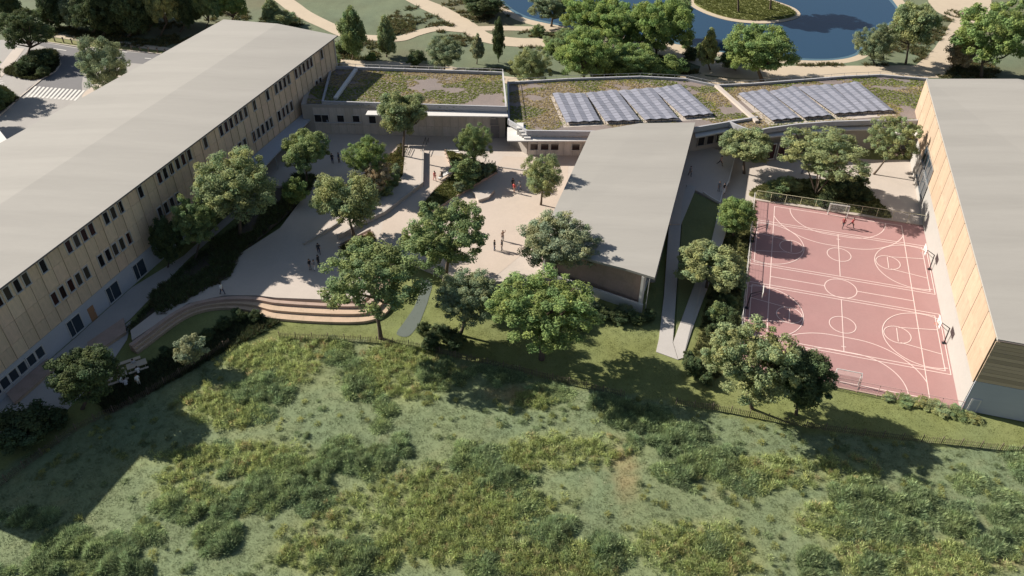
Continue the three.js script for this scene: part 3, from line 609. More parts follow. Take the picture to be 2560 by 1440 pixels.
// --- middle low building ---
const HM = 6.6;
{
  const t = thing('low_school_building', 'low school building with a broad pale roof narrowing away between yard and ramps', 'building');
  const roof = [P(1477, 328, HM + 0.3), P(1600, 308, HM + 0.38), P(1738, 306, HM + 0.3), P(1637, 694, HM), P(1565, 672, HM), P(1498, 655, HM), P(1345, 612, HM)];
  part('roof', slabG(roof, 0.35), M.roof, t);
  const [a, m, b, c, d, e, g] = roof, lo = (p, dx, dz) => V3(p.x + dx, 0, p.z + dz);
  part('wall', prismG([lo(a, 0.5, 0), lo(b, -0.5, 0), lo(c, -1.2, -1.5), lo(e, 0, -1.7), lo(g, 0.8, -1.5)], -0.1, HM - 0.36), M.brownWall, t);
  const fc = facade(lo(g, 0.8, -0.7), lo(c, -1.0, -0.5)), o = fc.n.z > 0 ? 1 : -1;
  // open loggia front: white plinth, cheek and wooden back wall
  const pl = part('plinth', boxG(fc.len, 1.5, 0.3), M.white, t); onFacade(fc, pl, fc.len / 2, -0.05, 0);
  const ck = part('cheek_wall', boxG(0.35, HM - 0.4, 1.0), M.white, t); onFacade(fc, ck, fc.len - 0.5, -0.05, -o * 0.45);
  onFacade(fc, part('cheek_wall', boxG(0.35, HM - 0.4, 1.0), M.white, t), 0.2, -0.05, -o * 0.45);
  onFacade(fc, part('downpipe', barG(V3(0, 0, 0), V3(0, HM - 0.4, 0), 0.06, 6), M.metal, t), fc.len + 0.5, 0, o * 0.1);
  // yard-side and court-side windows
  const fy = facade(lo(a, 0.44, 0), lo(g, 0.74, -1.5)), oy = fy.n.x < 0 ? 1 : -1; for (let s = 3; s < fy.len - 2; s += 4.2) windowAt(fy, t, s, 3.0, 2.2, 2.2, { out: oy * 0.07, mullion: true });
  const fe = facade(lo(c, -1.14, -1.5), lo(b, -0.44, 0)), oe = 1; for (let s = 3; s < fe.len - 2; s += 4.2) windowAt(fe, t, s, 3.0, 2.2, 2.2, { out: oe * 0.07, mullion: true });
  shade(t);
}
// --- tall sports hall on the right ---
{
  const HRt = 12;
  const t = thing('sports_hall', 'tall sports hall with grey roof, cream wood cladding over a pale concrete base', 'building');
  const b0 = P(2400, 1022, 0), b1 = P(2292, 470, 0);
  const dir = b1.clone().sub(b0).normalize(), r0 = P(2495, 848, HRt), r1 = P(2316, 197, HRt);
  const sf = facade(V3(r1.x, 0, r1.z), b0), o = 1, N = sf.len;
  const W = 34, back = (p) => V3(p.x - o * sf.n.x * W, p.y, p.z - o * sf.n.z * W);
  const L = sf.len - 0.4;
  const wallRing = [sf.at(N, 0, -o * 0.15), sf.at(0.4, 0, -o * 0.15), back(sf.at(0.4, 0, 0)), back(sf.at(N, 0, 0))];
  part('wall', prismG(wallRing, -0.2, HRt - 0.35), M.greyBlue, t);
  part('base_wall', prismG([sf.at(N + 0.06, 0, o * 0.06), sf.at(0.4, 0, o * 0.06), sf.at(0.4, 0, -o * 0.2), sf.at(N + 0.06, 0, -o * 0.2)], -0.15, 4.6), M.rightBase, t);
  // cream wood panels, joints upright
  const tones = [[0.385, 0.286, 0.20], [0.372, 0.272, 0.19], [0.40, 0.30, 0.212], [0.366, 0.278, 0.20]].map((c) => std(k125(c), { map: woodT, roughness: 0.75 }));
  const n = 15, pw = L / n, gA = boxG(pw - 0.09, 3.45, 0.12), gB = boxG(pw - 0.09, 3.72, 0.12);
  for (let i = 0; i < n; i++) { onFacade(sf, part('panel', gA, tones[(i * 7 + 1) % 4], t), N - (i + 0.5) * pw, 4.62, o * 0.07); onFacade(sf, part('panel', gB, tones[(i * 5) % 4], t), N - (i + 0.5) * pw, 8.075, o * 0.07); }
  for (let i = 1; i < n; i++) onFacade(sf, part('joint_strip', boxG(0.1, 7.2, 0.1), M.fenceWood, t), N - i * pw, 4.62, o * 0.1);
  const roof = [V3(r0.x, HRt, r0.z), V3(r1.x, HRt, r1.z), P(2545, 197, HRt + 0.4), back(V3(r1.x, HRt, r1.z)), back(V3(r0.x, HRt, r0.z))];
  part('roof', slabG(roof, 0.3), M.roof, t);
  const re = sf.at(N, 0, 0), rb = back(re);
  part('eave_edge', barG(V3(r0.x, HRt - 0.2, r0.z + 0.06), V3(roof[4].x, HRt - 0.2, roof[4].z + 0.06), 0.1, 4), M.roofEdge, t);
  // end wall: brown boards above, grey below
  const ef = facade(re, rb), oe = ef.n.z > 0 ? 1 : -1;
  const bg = boxG(ef.len, 0.5, 0.1);
  const bt = [0.85, 1, 1.15].map((k) => { const m = M.brownWood.clone(); m.color.multiplyScalar(k); return m; });
  for (let y = 5.1; y < HRt - 0.6; y += 0.53) onFacade(ef, part('plank', bg, bt[Math.floor(rnd() * 3)], t), ef.len / 2, y, oe * 0.2);
  onFacade(ef, part('grey_panel', boxG(ef.len, 4.9, 0.12), M.greyBlue, t), ef.len / 2, 0.15, oe * 0.19);
  const dd = part('door', boxG(1.1, 2.2, 0.1), M.white, t); onFacade(ef, dd, 1.1, 0.1, oe * 0.31);
  part('door_panel', boxG(0.8, 1.9, 0.04), M.greyBlue, dd).position.set(0, 0.15, 0.06);
  // glazed entrance at the far end of the court side
  for (const y of [[3.1, 0], [6.2, 1]]) for (let i = 0; i < 4; i++) windowAt(sf, t, N - L * 0.66 - i * 2.3, y[0] - 0.2, 1.9, 2.6, { out: o * 0.24, glass: M.glassBlue, frameMat: M.metal, t: 0.08, d: 0.08 });
  shade(t);
}

// ---------- ball court ----------
const TH = -0.278, CT = V3(43.92, 0, -113.151);
const court = new THREE.Group(); court.name = 'ball_court'; court.position.copy(CT); court.rotation.y = TH; scene.add(court);
tag(court, 'red-brown multi-sport court with pink line markings', null, null, 'structure');
const cu = (u, v, y = 0) => V3(u, y, v).applyAxisAngle(V3(0, 1, 0), TH).add(CT);
part('court_surface', sheetG([V3(-3.2, 0, -0.85), V3(23.5, 0, -0.85), V3(23.5, 0, 41.05), V3(-3.2, 0, 41.05)], 0.06), M.court, court);
part('court_edging', merge([boxG(27, 0.14, 0.2, 10.15, 0, -0.96), boxG(27, 0.14, 0.2, 10.15, 0, 41.16), boxG(0.2, 0.14, 41.9, -3.31, 0, 20.1)]), M.brownWall, court);
{
  const LW = 0.11, lines = [];
  const line = (pts, closed, lvl) => {
    const n = pts.length, pos = [], L = [], R = [];
    for (let i = 0; i < n; i++) {
      const a = pts[closed ? (i + n - 1) % n : Math.max(0, i - 1)], b = pts[closed ? (i + 1) % n : Math.min(n - 1, i + 1)], p = pts[i];
      const d1 = V2(p[0] - a[0], p[1] - a[1]), d2 = V2(b[0] - p[0], b[1] - p[1]); if (!d1.length()) d1.copy(d2); if (!d2.length()) d2.copy(d1); d1.normalize(); d2.normalize();
      const nn = V2(-(d1.y + d2.y), d1.x + d2.x).normalize(), k = LW / 2 / Math.max(0.5, nn.dot(V2(-d1.y, d1.x)));
      L.push([p[0] + nn.x * k, p[1] + nn.y * k]); R.push([p[0] - nn.x * k, p[1] - nn.y * k]);
    }
    for (let i = 0; i < (closed ? n : n - 1); i++) { const j = (i + 1) % n; for (const q of [R[i], L[i], R[j], R[j], L[i], L[j]]) pos.push(q[0], 0.068 + lvl * 0.003, q[1]); }
    const g = new THREE.BufferGeometry(); g.setAttribute('position', new THREE.Float32BufferAttribute(pos, 3)); g.setAttribute('uv', new THREE.Float32BufferAttribute(pos.filter((_, i) => i % 3 !== 1), 2)); g.computeVertexNormals();
    part('court_line', g, M.courtLine, court);
  };
  const arc = (cx, cy, r, a0, a1, n = 24) => Array.from({ length: n + 1 }, (_, i) => { const a = (a0 + (a1 - a0) * i / n) * Math.PI / 180; return [cx + r * Math.cos(a), cy + r * Math.sin(a)]; });
  line([[0, 0], [20, 0], [20, 40], [0, 40]], true, 0);
  line([[0, 20], [7.75, 20]], false, 1); line([[12.25, 20], [20, 20]], false, 1);
  line(arc(10, 20, 2.25, 0, 360, 40).slice(0, -1), true, 1);
  for (const e of [0, 1]) {
    const fl = (p) => (e ? p.map(([u, v]) => [u, 40 - v]) : p);
    line(fl([...arc(8.5, 0, 6, 180, 90), ...arc(11.5, 0, 6, 90, 0)]), false, 2);
    const a9 = Math.acos(8.5 / 9) * 180 / Math.PI;
    line(fl([...arc(8.5, 0, 9, 180 - a9, 90), ...arc(11.5, 0, 9, 90, a9)]), false, 3);
    line(fl([[9.7, 7], [10.3, 7]]), false, 2);
  }
  for (const v0 of [11.3, 28.4]) {
    line([[-2.5, v0 - 5.7], [22.5, v0 - 5.7], [22.5, v0 + 5.7], [-2.5, v0 + 5.7]], true, 4);
    line([[-3.1, v0 - 6.25], [23.12, v0 - 6.25], [23.12, v0 + 6.25], [-3.1, v0 + 6.25]], true, 5);
    line([[10, v0 - 5.7], [10, v0 + 5.7]], false, 6);
    line(arc(10, v0, 1.76, 0, 360, 36).slice(0, -1), true, 7);
    for (const e of [0, 1]) {
      const fl = (p) => (e ? p.map(([u, v]) => [20 - u, 2 * v0 - v]) : p), hx = 20.75, R = 5.55, h = 5.1, a = Math.asin(h / R) * 180 / Math.PI;
      line(fl([[22.5, v0 - h], ...arc(hx, v0, R, -a - 0, -180, 22).map((p) => p), ...arc(hx, v0, R, 180, a, 22).slice(1), [22.5, v0 + h]].map((p) => p)), false, 8);
      line(arc(0, 0, 1.75, 0, 360, 32).slice(0, -1).map(([x, y]) => fl([[17.12 + x, v0 + y]])[0]), true, 9);
      line(fl([[17.12, v0 - 1.45], [17.12, v0 + 1.45]]), false, 10);
      line(fl([[17.4, v0 - 1.6], [22.45, v0 - 2.6]]), false, 10); line(fl([[17.4, v0 + 1.6], [22.45, v0 + 2.45]]), false, 10);
    }
  }
}
// goals
function goal(v, dirV, label) {
  const t = thing('ball_goal', label, 'goal', cu(10, v), TH + (dirV < 0 ? Math.PI : 0), 'ball goals at the two ends of the court');
  for (const s of [-1, 1]) part('goal_post', barG(V3(s * 1.5, 0.06, 0), V3(s * 1.5, 2.1, 0), 0.06, 8), M.paint, t);
  part('crossbar', barG(V3(-1.56, 2.1, 0), V3(1.56, 2.1, 0), 0.06, 8), M.paint, t);
  part('stanchion', merge([-1, 1].flatMap((s) => [barG(V3(s * 1.5, 2.1, 0), V3(s * 1.5, 1.9, -0.7), 0.03, 5), barG(V3(s * 1.5, 1.9, -0.7), V3(s * 1.5, 0.08, -1.0), 0.03, 5), barG(V3(s * 1.5, 0.1, 0), V3(s * 1.5, 0.08, -1), 0.03, 5)])), M.metal, t);
  const net = []; for (let i = 0; i <= 22; i++) { const x = -1.5 + i * 3 / 22; net.push(barG(V3(x, 1.9, -0.7), V3(x, 0.1, -1.0), 0.012, 3), barG(V3(x, 2.08, 0), V3(x, 1.9, -0.7), 0.012, 3)); } for (let j = 0; j < 14; j++) { const f = j / 13; net.push(barG(V3(-1.5, mix(1.9, 0.1, f), mix(-0.7, -1, f)), V3(1.5, mix(1.9, 0.1, f), mix(-0.7, -1, f)), 0.012, 3)); }
  part('net', merge(net), M.frame, t);
  return t;
}
goal(0, 1, 'white ball goal at the far end of the court, backed by shrubs');
goal(40, -1, 'white ball goal at the near end of the court, half behind the dark tree');
// basketball stands
function hoop(u, v, dirU, label) {
  const t = thing('basketball_stand', label, 'basketball hoop', cu(u, v), TH + (dirU < 0 ? Math.PI : 0), 'basketball stands along both sides of the court');
  part('pole', merge([boxG(0.5, 0.06, 0.5, 0, 0.05, 0), barG(V3(0, 0.05, 0), V3(0.1, 2.7, 0), 0.085, 8, 0.07), barG(V3(0.1, 2.7, 0), V3(1.5, 3.5, 0), 0.06, 8, 0.045)]), M.darkMetal, t);
  part('brace', barG(V3(0.1, 2.1, 0), V3(1.45, 3.1, 0), 0.03, 6), M.darkMetal, t);
  const bb = part('backboard', boxG(0.06, 1.05, 1.8, 1.58, 2.9, 0), M.paint, t);
  part('board_frame', merge([boxG(0.03, 0.05, 0.6, 1.625, 3.05, 0), boxG(0.03, 0.05, 0.6, 1.625, 3.45, 0), boxG(0.03, 0.4, 0.05, 1.625, 3.07, 0.28), boxG(0.03, 0.4, 0.05, 1.625, 3.07, -0.28)]), M.darkMetal, bb);
  const ring = new THREE.TorusGeometry(0.23, 0.02, 6, 18); ring.rotateX(Math.PI / 2); ring.translate(1.9, 3.05, 0);
  part('hoop_ring', ring, std([0.55, 0.13, 0.05]), t);
  const nt = []; for (let i = 0; i < 10; i++) { const a = i * 0.628; nt.push(barG(V3(1.9 + 0.22 * Math.cos(a), 3.04, 0.22 * Math.sin(a)), V3(1.9 + 0.13 * Math.cos(a + 0.3), 2.65, 0.13 * Math.sin(a + 0.3)), 0.008, 3)); }
  part('net', merge(nt), M.frame, t);
  return t;
}
hoop(-2.95, 11.5, 1, 'basketball stand at the far left of the court by the round tree');
hoop(-2.95, 28.5, 1, 'basketball stand at the near left of the court over a tree shadow');
hoop(23.0, 11.3, -1, 'basketball stand at the far right of the court by the hall wall');
hoop(23.0, 28.4, -1, 'basketball stand at the near right of the court by the hall wall');
// ball fences
function ballFence(a, b, h, label, mat) {
  const t = thing('ball_fence', label, 'fence', V3(0, 0, 0)), L = a.distanceTo(b), n = Math.round(L / 2.5);
  for (let i = 0; i <= n; i++) { const p = a.clone().lerp(b, i / n); part('post', barG(V3(p.x, 0, p.z), V3(p.x, h, p.z), 0.035, 6), mat, t); }
  part('top_rail', barG(a.clone().setY(h), b.clone().setY(h), 0.035, 6), mat, t);
  const w = []; for (let i = 0; i < L / 0.3; i++) { const p = a.clone().lerp(b, i * 0.3 / L); w.push(barG(V3(p.x, 0.05, p.z), V3(p.x, h, p.z), 0.005, 3)); } for (let y = 0.3; y < h; y += 0.3) w.push(barG(a.clone().setY(y), b.clone().setY(y), 0.005, 3));
  const m = part('wire_mesh', merge(w), M.metal, t); m.userData.kind = 'stuff';
}
ballFence(cu(-3.2, -1.15), cu(23.3, -1.15), 1.9, 'thin pale mesh fence along the far end of the court', std([0.62, 0.60, 0.40]));
ballFence(cu(-3.2, 41.35), cu(23.3, 41.35), 1.9, 'thin pinkish mesh fence along the near end of the court', std([0.55, 0.35, 0.32]));
ballFence(cu(-3.5, -1.0), cu(-3.5, 41.2), 1.6, 'thin white mesh fence along the left side of the court', M.white);

// ---------- trees ----------
// crown of unit radii: clumps of small leaf faces spread through the volume, gaps between the clumps
function leafCloud(o) {
  const pos = [], col = [], centres = [];
  const shape = o.shape;                                      // (direction, random) -> radius 0..1 of the outline
  const lobes = [];
  for (let k = 0; k < (o.lobes ?? 0); k++) {
    const y = -0.55 + 1.35 * (k + 0.5) / o.lobes + rr(-0.1, 0.1), a = k * 2.4 + rr(-0.3, 0.3), f = Math.sqrt(Math.max(0, 1 - y * y)) * rr(0.5, 0.68);
    lobes.push({ c: V3(Math.cos(a) * f, y * 0.66, Math.sin(a) * f), r: rr(0.32, 0.46) });
  }
  for (let k = 0, tries = 0; lobes.length && k < o.clumps && tries < 9000; tries++) {
    const q = lobes[tries % lobes.length], y = rr(-0.75, 1), a = rnd() * 6.283, s = Math.sqrt(1 - y * y), f = Math.pow(rnd(), 0.3), c = V3(s * Math.cos(a), y * 0.85, s * Math.sin(a)).multiplyScalar(q.r * f).add(q.c);
    if (o.flat && c.y < -0.45 && Math.hypot(c.x, c.z) < 0.5) continue;
    const cr = o.clumpR * rr(0.65, 1.25);
    if (centres.some((w) => w.c.distanceTo(c) < (w.r + cr) * (o.apart ?? 0.42))) continue;
    centres.push({ c, r: cr }); k++;
  }
  for (let k = 0, tries = 0; !lobes.length && k < o.clumps && tries < 9000; tries++) {
    const y = rr(-1, 1), a = rnd() * 6.283, s = Math.sqrt(1 - y * y), d = V3(s * Math.cos(a), y, s * Math.sin(a));
    const rad = Math.pow(rnd(), o.fill ?? 0.4) * (1 - o.clumpR * 0.75), R = shape(d.y * rad, a);
    if (R <= 0.05) continue;
    const c = V3(d.x * rad * R, d.y * rad, d.z * rad * R);
    const cr = o.clumpR * rr(0.65, 1.25);
    if (centres.some((q) => q.c.distanceTo(c) < (q.r + cr) * (o.apart ?? 0.42))) continue;
    centres.push({ c, r: cr }); k++;
  }
  for (const q of centres) {
    const tone = rr(0.78, 1.22), warm = rr(-0.1, 0.14);
    for (let i = 0; i < o.leaves; i++) {
      const u = rr(-1, 1), a = rnd() * 6.283, s = Math.sqrt(1 - u * u), n = V3(s * Math.cos(a), u, s * Math.sin(a));
      const f = Math.pow(rnd(), 0.45), p = q.c.clone().add(V3(n.x, n.y * 0.8, n.z).multiplyScalar(q.r * f));
      const nn = n.clone().addScaledVector(V3(rr(-1, 1), rr(-0.2, 1.1), rr(-1, 1)), 0.9).normalize();
      const tx = V3(rr(-1, 1), rr(-1, 1), rr(-1, 1)).cross(nn).normalize(), ty = nn.clone().cross(tx), L = o.leaf * rr(0.7, 1.35), W = L * rr(0.5, 0.75);
      if (o.droop) { ty.y -= o.droop; ty.normalize(); }
      const A = p.clone().addScaledVector(ty, -L * 0.5), B = p.clone().addScaledVector(tx, W * 0.5), C = p.clone().addScaledVector(ty, L * 0.6), D = p.clone().addScaledVector(tx, -W * 0.5);
      B.addScaledVector(nn, -L * 0.14); D.addScaledVector(nn, -L * 0.14);
      for (const v of [A, B, C, A, C, D]) pos.push(v.x, v.y, v.z);
      const t = tone * rr(0.75, 1.25), w = warm + rr(-0.08, 0.08);
      for (let j = 0; j < 6; j++) col.push(t * (1 + w), t, t * (1 - w));
    }
  }
  const g = new THREE.BufferGeometry();
  g.setAttribute('position', new THREE.Float32BufferAttribute(pos, 3)); g.setAttribute('color', new THREE.Float32BufferAttribute(col, 3)); g.computeVertexNormals();
  return { g, centres };
}
function limbs(centres, n, r, start, spread = 1) {            // limbs in crown space, from the fork to the clumps
  const gs = [];
  const pick = centres.slice().sort((a, b) => a.c.y - b.c.y);
  for (let i = 0; i < n; i++) {
    const q = pick[Math.floor((i + 0.5) / n * pick.length * 0.95)].c, from = V3(0, start + i * 0.02 * spread, 0), mid = from.clone().lerp(q, 0.5).add(V3(q.x * 0.12, -0.06, q.z * 0.12));
    gs.push(barG(from, mid, r, 5, r * 0.65), barG(mid, q, r * 0.65, 5, r * 0.2));
    const tw = mid.clone().lerp(pick[Math.floor(rnd() * pick.length)].c, 0.45); gs.push(barG(mid, tw, r * 0.45, 4, r * 0.15));
  }
  return merge(gs);
}
const lump = (a, k, s) => 1 + 0.16 * Math.sin(a * 2 + s) * k + 0.1 * Math.sin(a * 3 + s * 2.3) * k;
const round = (k = 1, s = 0) => (y, a) => lump(a, k, s + y * 2);
const kinds = {
  round: { lobes: 11, clumps: 130, clumpR: 0.20, leaves: 168, leaf: 0.0672, shape: round(1, 1) },
  roundB: { lobes: 12, clumps: 135, clumpR: 0.19, leaves: 161, leaf: 0.0640, shape: round(1.2, 4), fill: 0.35 },
  big: { lobes: 14, flat: true, clumps: 185, clumpR: 0.14, leaves: 126, leaf: 0.0492, shape: round(1.3, 2), fill: 0.36, apart: 0.45 },
  bigB: { lobes: 16, flat: true, clumps: 195, clumpR: 0.14, leaves: 129, leaf: 0.0508, shape: round(1.4, 5.5), fill: 0.4, apart: 0.46 },
  airy: { lobes: 13, flat: true, clumps: 150, clumpR: 0.125, leaves: 119, leaf: 0.0476, shape: round(1.3, 3), fill: 0.42, apart: 0.52 },
  dense: { clumps: 190, clumpR: 0.19, leaves: 140, leaf: 0.0615, shape: round(0.6, 2.2), fill: 0.3, apart: 0.34 },
  fine: { clumps: 150, clumpR: 0.17, leaves: 182, leaf: 0.0451, shape: round(1.1, 0.6), fill: 0.4 },
  full: { lobes: 20, clumps: 250, clumpR: 0.145, leaves: 126, leaf: 0.0492, shape: round(), apart: 0.4 },
  cone: { clumps: 150, clumpR: 0.17, leaves: 133, leaf: 0.0615, shape: (y, a) => Math.max(0, 1.15 - (y + 1) * 0.52) * lump(a, 0.6, y * 5) },
  column: { clumps: 120, clumpR: 0.22, leaves: 140, leaf: 0.0738, shape: (y, a) => Math.max(0.1, 1 - Math.max(0, y - 0.1) * 0.8) * lump(a, 0.6, y * 7) },
  willow: { lobes: 15, clumps: 230, clumpR: 0.14, leaves: 154, leaf: 0.0508, shape: (y, a) => (1.05 - 0.25 * Math.max(0, y)) * lump(a, 1.5, y * 3), fill: 0.3, droop: 0.7, apart: 0.36 },
  umbrella: { clumps: 190, clumpR: 0.135, leaves: 133, leaf: 0.0451, shape: (y, a) => (y < -0.35 ? Math.max(0.2, 1 + (y + 0.35) * 0.7) : 1) * lump(a, 1.2, 1), fill: 0.3, apart: 0.44 },
  shrub: { clumps: 45, clumpR: 0.30, leaves: 133, leaf: 0.1066, shape: round(1, 3), fill: 0.4 },
};
const made = {};
function variant(k) {
  if (!made[k]) {
    const c = leafCloud(kinds[k]), st = k === 'umbrella' ? -0.95 : k === 'cone' || k === 'column' ? -0.9 : -0.75;
    made[k] = { crown: c.g, limbs: limbs(c.centres, k === 'cone' || k === 'column' ? 5 : 11, k === 'column' ? 0.04 : 0.036, st), trunk: (() => { const g = []; const p = [V3(0, -0.02, 0), V3(0.01, 0.3, 0.01), V3(-0.01, 0.65, 0), V3(0, 1.02, 0)]; const r = [0.115, 0.085, 0.075, 0.065]; for (let i = 0; i < 3; i++) g.push(barG(p[i], p[i + 1], r[i], 8, r[i + 1])); return merge(g); })() };
  }
  return made[k];
}
const L = {
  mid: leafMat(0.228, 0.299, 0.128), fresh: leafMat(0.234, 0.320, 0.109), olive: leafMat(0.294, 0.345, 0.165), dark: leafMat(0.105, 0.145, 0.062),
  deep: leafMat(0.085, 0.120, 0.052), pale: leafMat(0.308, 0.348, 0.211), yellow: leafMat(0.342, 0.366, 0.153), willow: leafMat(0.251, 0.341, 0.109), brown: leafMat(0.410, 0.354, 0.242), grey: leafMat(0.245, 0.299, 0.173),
};
// base pixel, crown box in pixels (x0, x1, y0, y1), kind, leaf colour, label
function tree(bx, by, x0, x1, y0, y1, kind, leaf, label, o = {}) {
  const h0 = o.h ?? 0, base = P(bx, by, h0), t = thing(o.name ?? 'tree', label, o.cat ?? 'tree', base, 0, o.group);
  const cx = (x0 + x1) / 2, cy = (y0 + y1) / 2;
  let d = proj(base)[2], c = base.clone();
  for (let i = 0; i < 12; i++) {                              // crown centre above the base, sideways where the photo has it
    const q = proj(c); d = q[2];
    c.x += (cx - q[0]) * d / 1993; c.y += (q[1] - cy) * d / 1993 / 0.8;
  }
  const dep = Math.atan2(CAM_Y - c.y, Math.hypot(c.x, c.z)), r = (x1 - x0) / 2 * d / 1993, a = (y1 - y0) / 2 * d / 1993;
  let rv = Math.sqrt(Math.max(a * a - Math.pow(r * Math.sin(dep), 2), Math.pow(a * 0.74, 2))) / Math.cos(dep);
  c.y += Math.max(0, (a - Math.hypot(r * Math.sin(dep), rv * Math.cos(dep))) / 0.85) - Math.max(0, (Math.hypot(r * Math.sin(dep), rv * Math.cos(dep)) - a) * 0.5 / 0.85);
  rv = Math.min(rv, (c.y - h0) * 0.98);
  const v = variant(kind), turn = rnd() * 6.28, rel = c.clone().sub(base), rad = r * 1.02;
  const cr = part('crown', v.crown, L[leaf], t); cr.position.copy(rel); cr.scale.set(rad, rv, rad); cr.rotation.y = turn;
  const foot = V3(rel.x, Math.max(0.3, rel.y - rv * 0.7), rel.z), tl = foot.length(), tr = (o.trunk ?? 1) * Math.max(0.9, Math.min(3.4, r * 0.42));
  const bk = o.bark ?? M.bark;
  if (!o.multi) { const tk = part('trunk', v.trunk, bk, t); tk.scale.set(tr * 1.3, tl, tr * 1.3); tk.quaternion.setFromUnitVectors(V3(0, 1, 0), foot.clone().normalize()); }
  else for (let i = 0; i < o.multi; i++) { const an = i / o.multi * 6.28 + 0.5, f = foot.clone().add(V3(Math.cos(an) * r * 0.38, rv * 0.15, Math.sin(an) * r * 0.38)), tk = part('trunk', v.trunk, bk, t); tk.scale.set(tr * 0.8, f.length(), tr * 0.8); tk.quaternion.setFromUnitVectors(V3(0, 1, 0), f.normalize()); }
  if (kind !== 'dense') { const lb = part('limbs', v.limbs, bk, t); lb.position.copy(rel); lb.scale.set(rad * 0.97, rv * 0.97, rad * 0.97); lb.rotation.y = turn; }
  return t;
}
const Y = { h: YD };
// in and round the school yard
tree(952, 846, 795, 1065, 590, 790, 'big', 'mid', 'big forked tree leaning over the rounded end of the wooden seat steps', { trunk: 0.8 });
tree(1112, 700, 1010, 1228, 488, 690, 'bigB', 'mid', 'large tree at the lower middle of the school yard above the stream', Y);
tree(1388, 700, 1293, 1492, 526, 690, 'full', 'pale', 'airy pale tree beside the front corner of the low building roof', { h: 0.4, bark: M.barkPale });
tree(1354, 898, 1215, 1492, 674, 842, 'bigB', 'fresh', 'broad bright tree on the lawn in front of the low building');
tree(1150, 838, 1082, 1255, 668, 818, 'full', 'grey', 'grey-green tree between the stream and the broad bright tree');
tree(884, 588, 783, 948, 412, 578, 'roundB', 'olive', 'full tree at the bend of the retaining wall in the yard', Y);
tree(1352, 512, 1303, 1412, 372, 496, 'fine', 'olive', 'slim tree standing in front of the low building in the upper yard', Y);
tree(1008, 398, 948, 1066, 222, 348, 'round', 'olive', 'tree in front of the white canopy at the tip of the raised bed', Y);
tree(1186, 430, 1140, 1232, 298, 408, 'fine', 'mid', 'pointed tree in the triangular grass bed of the yard', { h: YD });
tree(766, 462, 698, 822, 318, 436, 'roundB', 'mid', 'round tree in the shade beside the walkway canopy', { h: YD });
tree(600, 596, 478, 692, 366, 572, 'full', 'olive', 'largest tree on the dark planted slope by the long building', { h: 0.5 });
tree(488, 646, 430, 546, 482, 630, 'full', 'mid', 'smaller tree on the planted slope, just left of the largest one', { h: 0.2 });
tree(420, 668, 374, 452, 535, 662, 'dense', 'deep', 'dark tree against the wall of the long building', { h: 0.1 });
tree(735, 512, 703, 772, 438, 512, 'shrub', 'fresh', 'small bright bush at the top of the planted slope', { h: YD, name: 'bush', cat: 'bush', trunk: 0.5 });
tree(915, 470, 858, 968, 335, 440, 'fine', 'fresh', 'fresh green tree at the left side of the raised bed', { h: YD });
tree(938, 482, 902, 985, 385, 492, 'airy', 'brown', 'shrub with pale brown leaves in the raised bed', { h: YD + 0.4, name: 'bush', cat: 'bush', trunk: 0.4 });
tree(1160, 455, 1124, 1206, 385, 460, 'shrub', 'mid', 'dark bush under the pointed tree in the triangular bed', { h: YD + 0.4, name: 'bush', cat: 'bush', trunk: 0.4 });
// round the court
tree(1832, 592, 1789, 1893, 488, 584, 'dense', 'fresh', 'round dense tree at the far left corner of the court');
tree(1764, 724, 1690, 1862, 604, 728, 'roundB', 'olive', 'light tree between the ramps and the left side of the court');
tree(1880, 1022, 1752, 2000, 794, 1000, 'bigB', 'olive', 'tree with a slim trunk in front of the near left corner of the court', { trunk: 0.7 });
tree(1990, 1036, 1926, 2096, 862, 1018, 'dense', 'dark', 'dark dense tree at the near end of the court');
tree(1860, 434, 1798, 1932, 318, 414, 'round', 'olive', 'rounded tree beside the sunlit slab behind the court', { h: 0 });
tree(2040, 486, 1953, 2170, 308, 452, 'umbrella', 'olive', 'wide many-stemmed tree on the shrub island behind the court', { multi: 4, trunk: 0.6 });
tree(2184, 436, 2164, 2304, 280, 420, 'airy', 'olive', 'thin tree in front of the hall corner behind the court', { trunk: 0.7 });
// near the left building and on the meadow edge
tree(474, 918, 432, 518, 830, 912, 'shrub', 'pale', 'round pale shrub at the edge of the building shadow', { name: 'bush', cat: 'bush', trunk: 0.3 });
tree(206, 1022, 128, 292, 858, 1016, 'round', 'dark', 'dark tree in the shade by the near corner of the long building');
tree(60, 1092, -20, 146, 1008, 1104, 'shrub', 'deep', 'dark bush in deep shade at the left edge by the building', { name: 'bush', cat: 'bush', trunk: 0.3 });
// park behind
tree(880, 150, 843, 918, 8, 146, 'column', 'mid', 'tall dark pointed tree right of the long roof end');
tree(966, 142, 929, 1002, 30, 138, 'cone', 'olive', 'lighter full tree next to the tall pointed tree behind the green roof');
tree(1110, 178, 1058, 1164, 83, 172, 'fine', 'grey', 'grey-green spreading tree behind the green roof');
tree(1040, 168, 1012, 1068, 121, 168, 'shrub', 'dark', 'low dark bush left of the grey-green spreading tree', { name: 'bush', cat: 'bush', trunk: 0.4 });
tree(1192, 160, 1167, 1220, 78, 148, 'cone', 'pale', 'small pale tree with a thin trunk beside the cypress');
tree(1246, 156, 1229, 1264, 36, 152, 'column', 'dark', 'narrow dark cypress in the park', { trunk: 0.6 });
tree(1324, 214, 1278, 1382, 108, 212, 'fine', 'olive', 'leafy tree right of the green roof corner');
tree(1462, 205, 1384, 1540, 60, 208, 'willow', 'willow', 'bright bushy willow left in the group behind the solar roof');
tree(1500, 110, 1410, 1560, -30, 110, 'willow', 'willow', 'tall bright willow at the back of the willow group by the pond');
tree(1640, 150, 1570, 1728, -20, 150, 'willow', 'willow', 'tall willow at the pond edge on the right of the willow group');
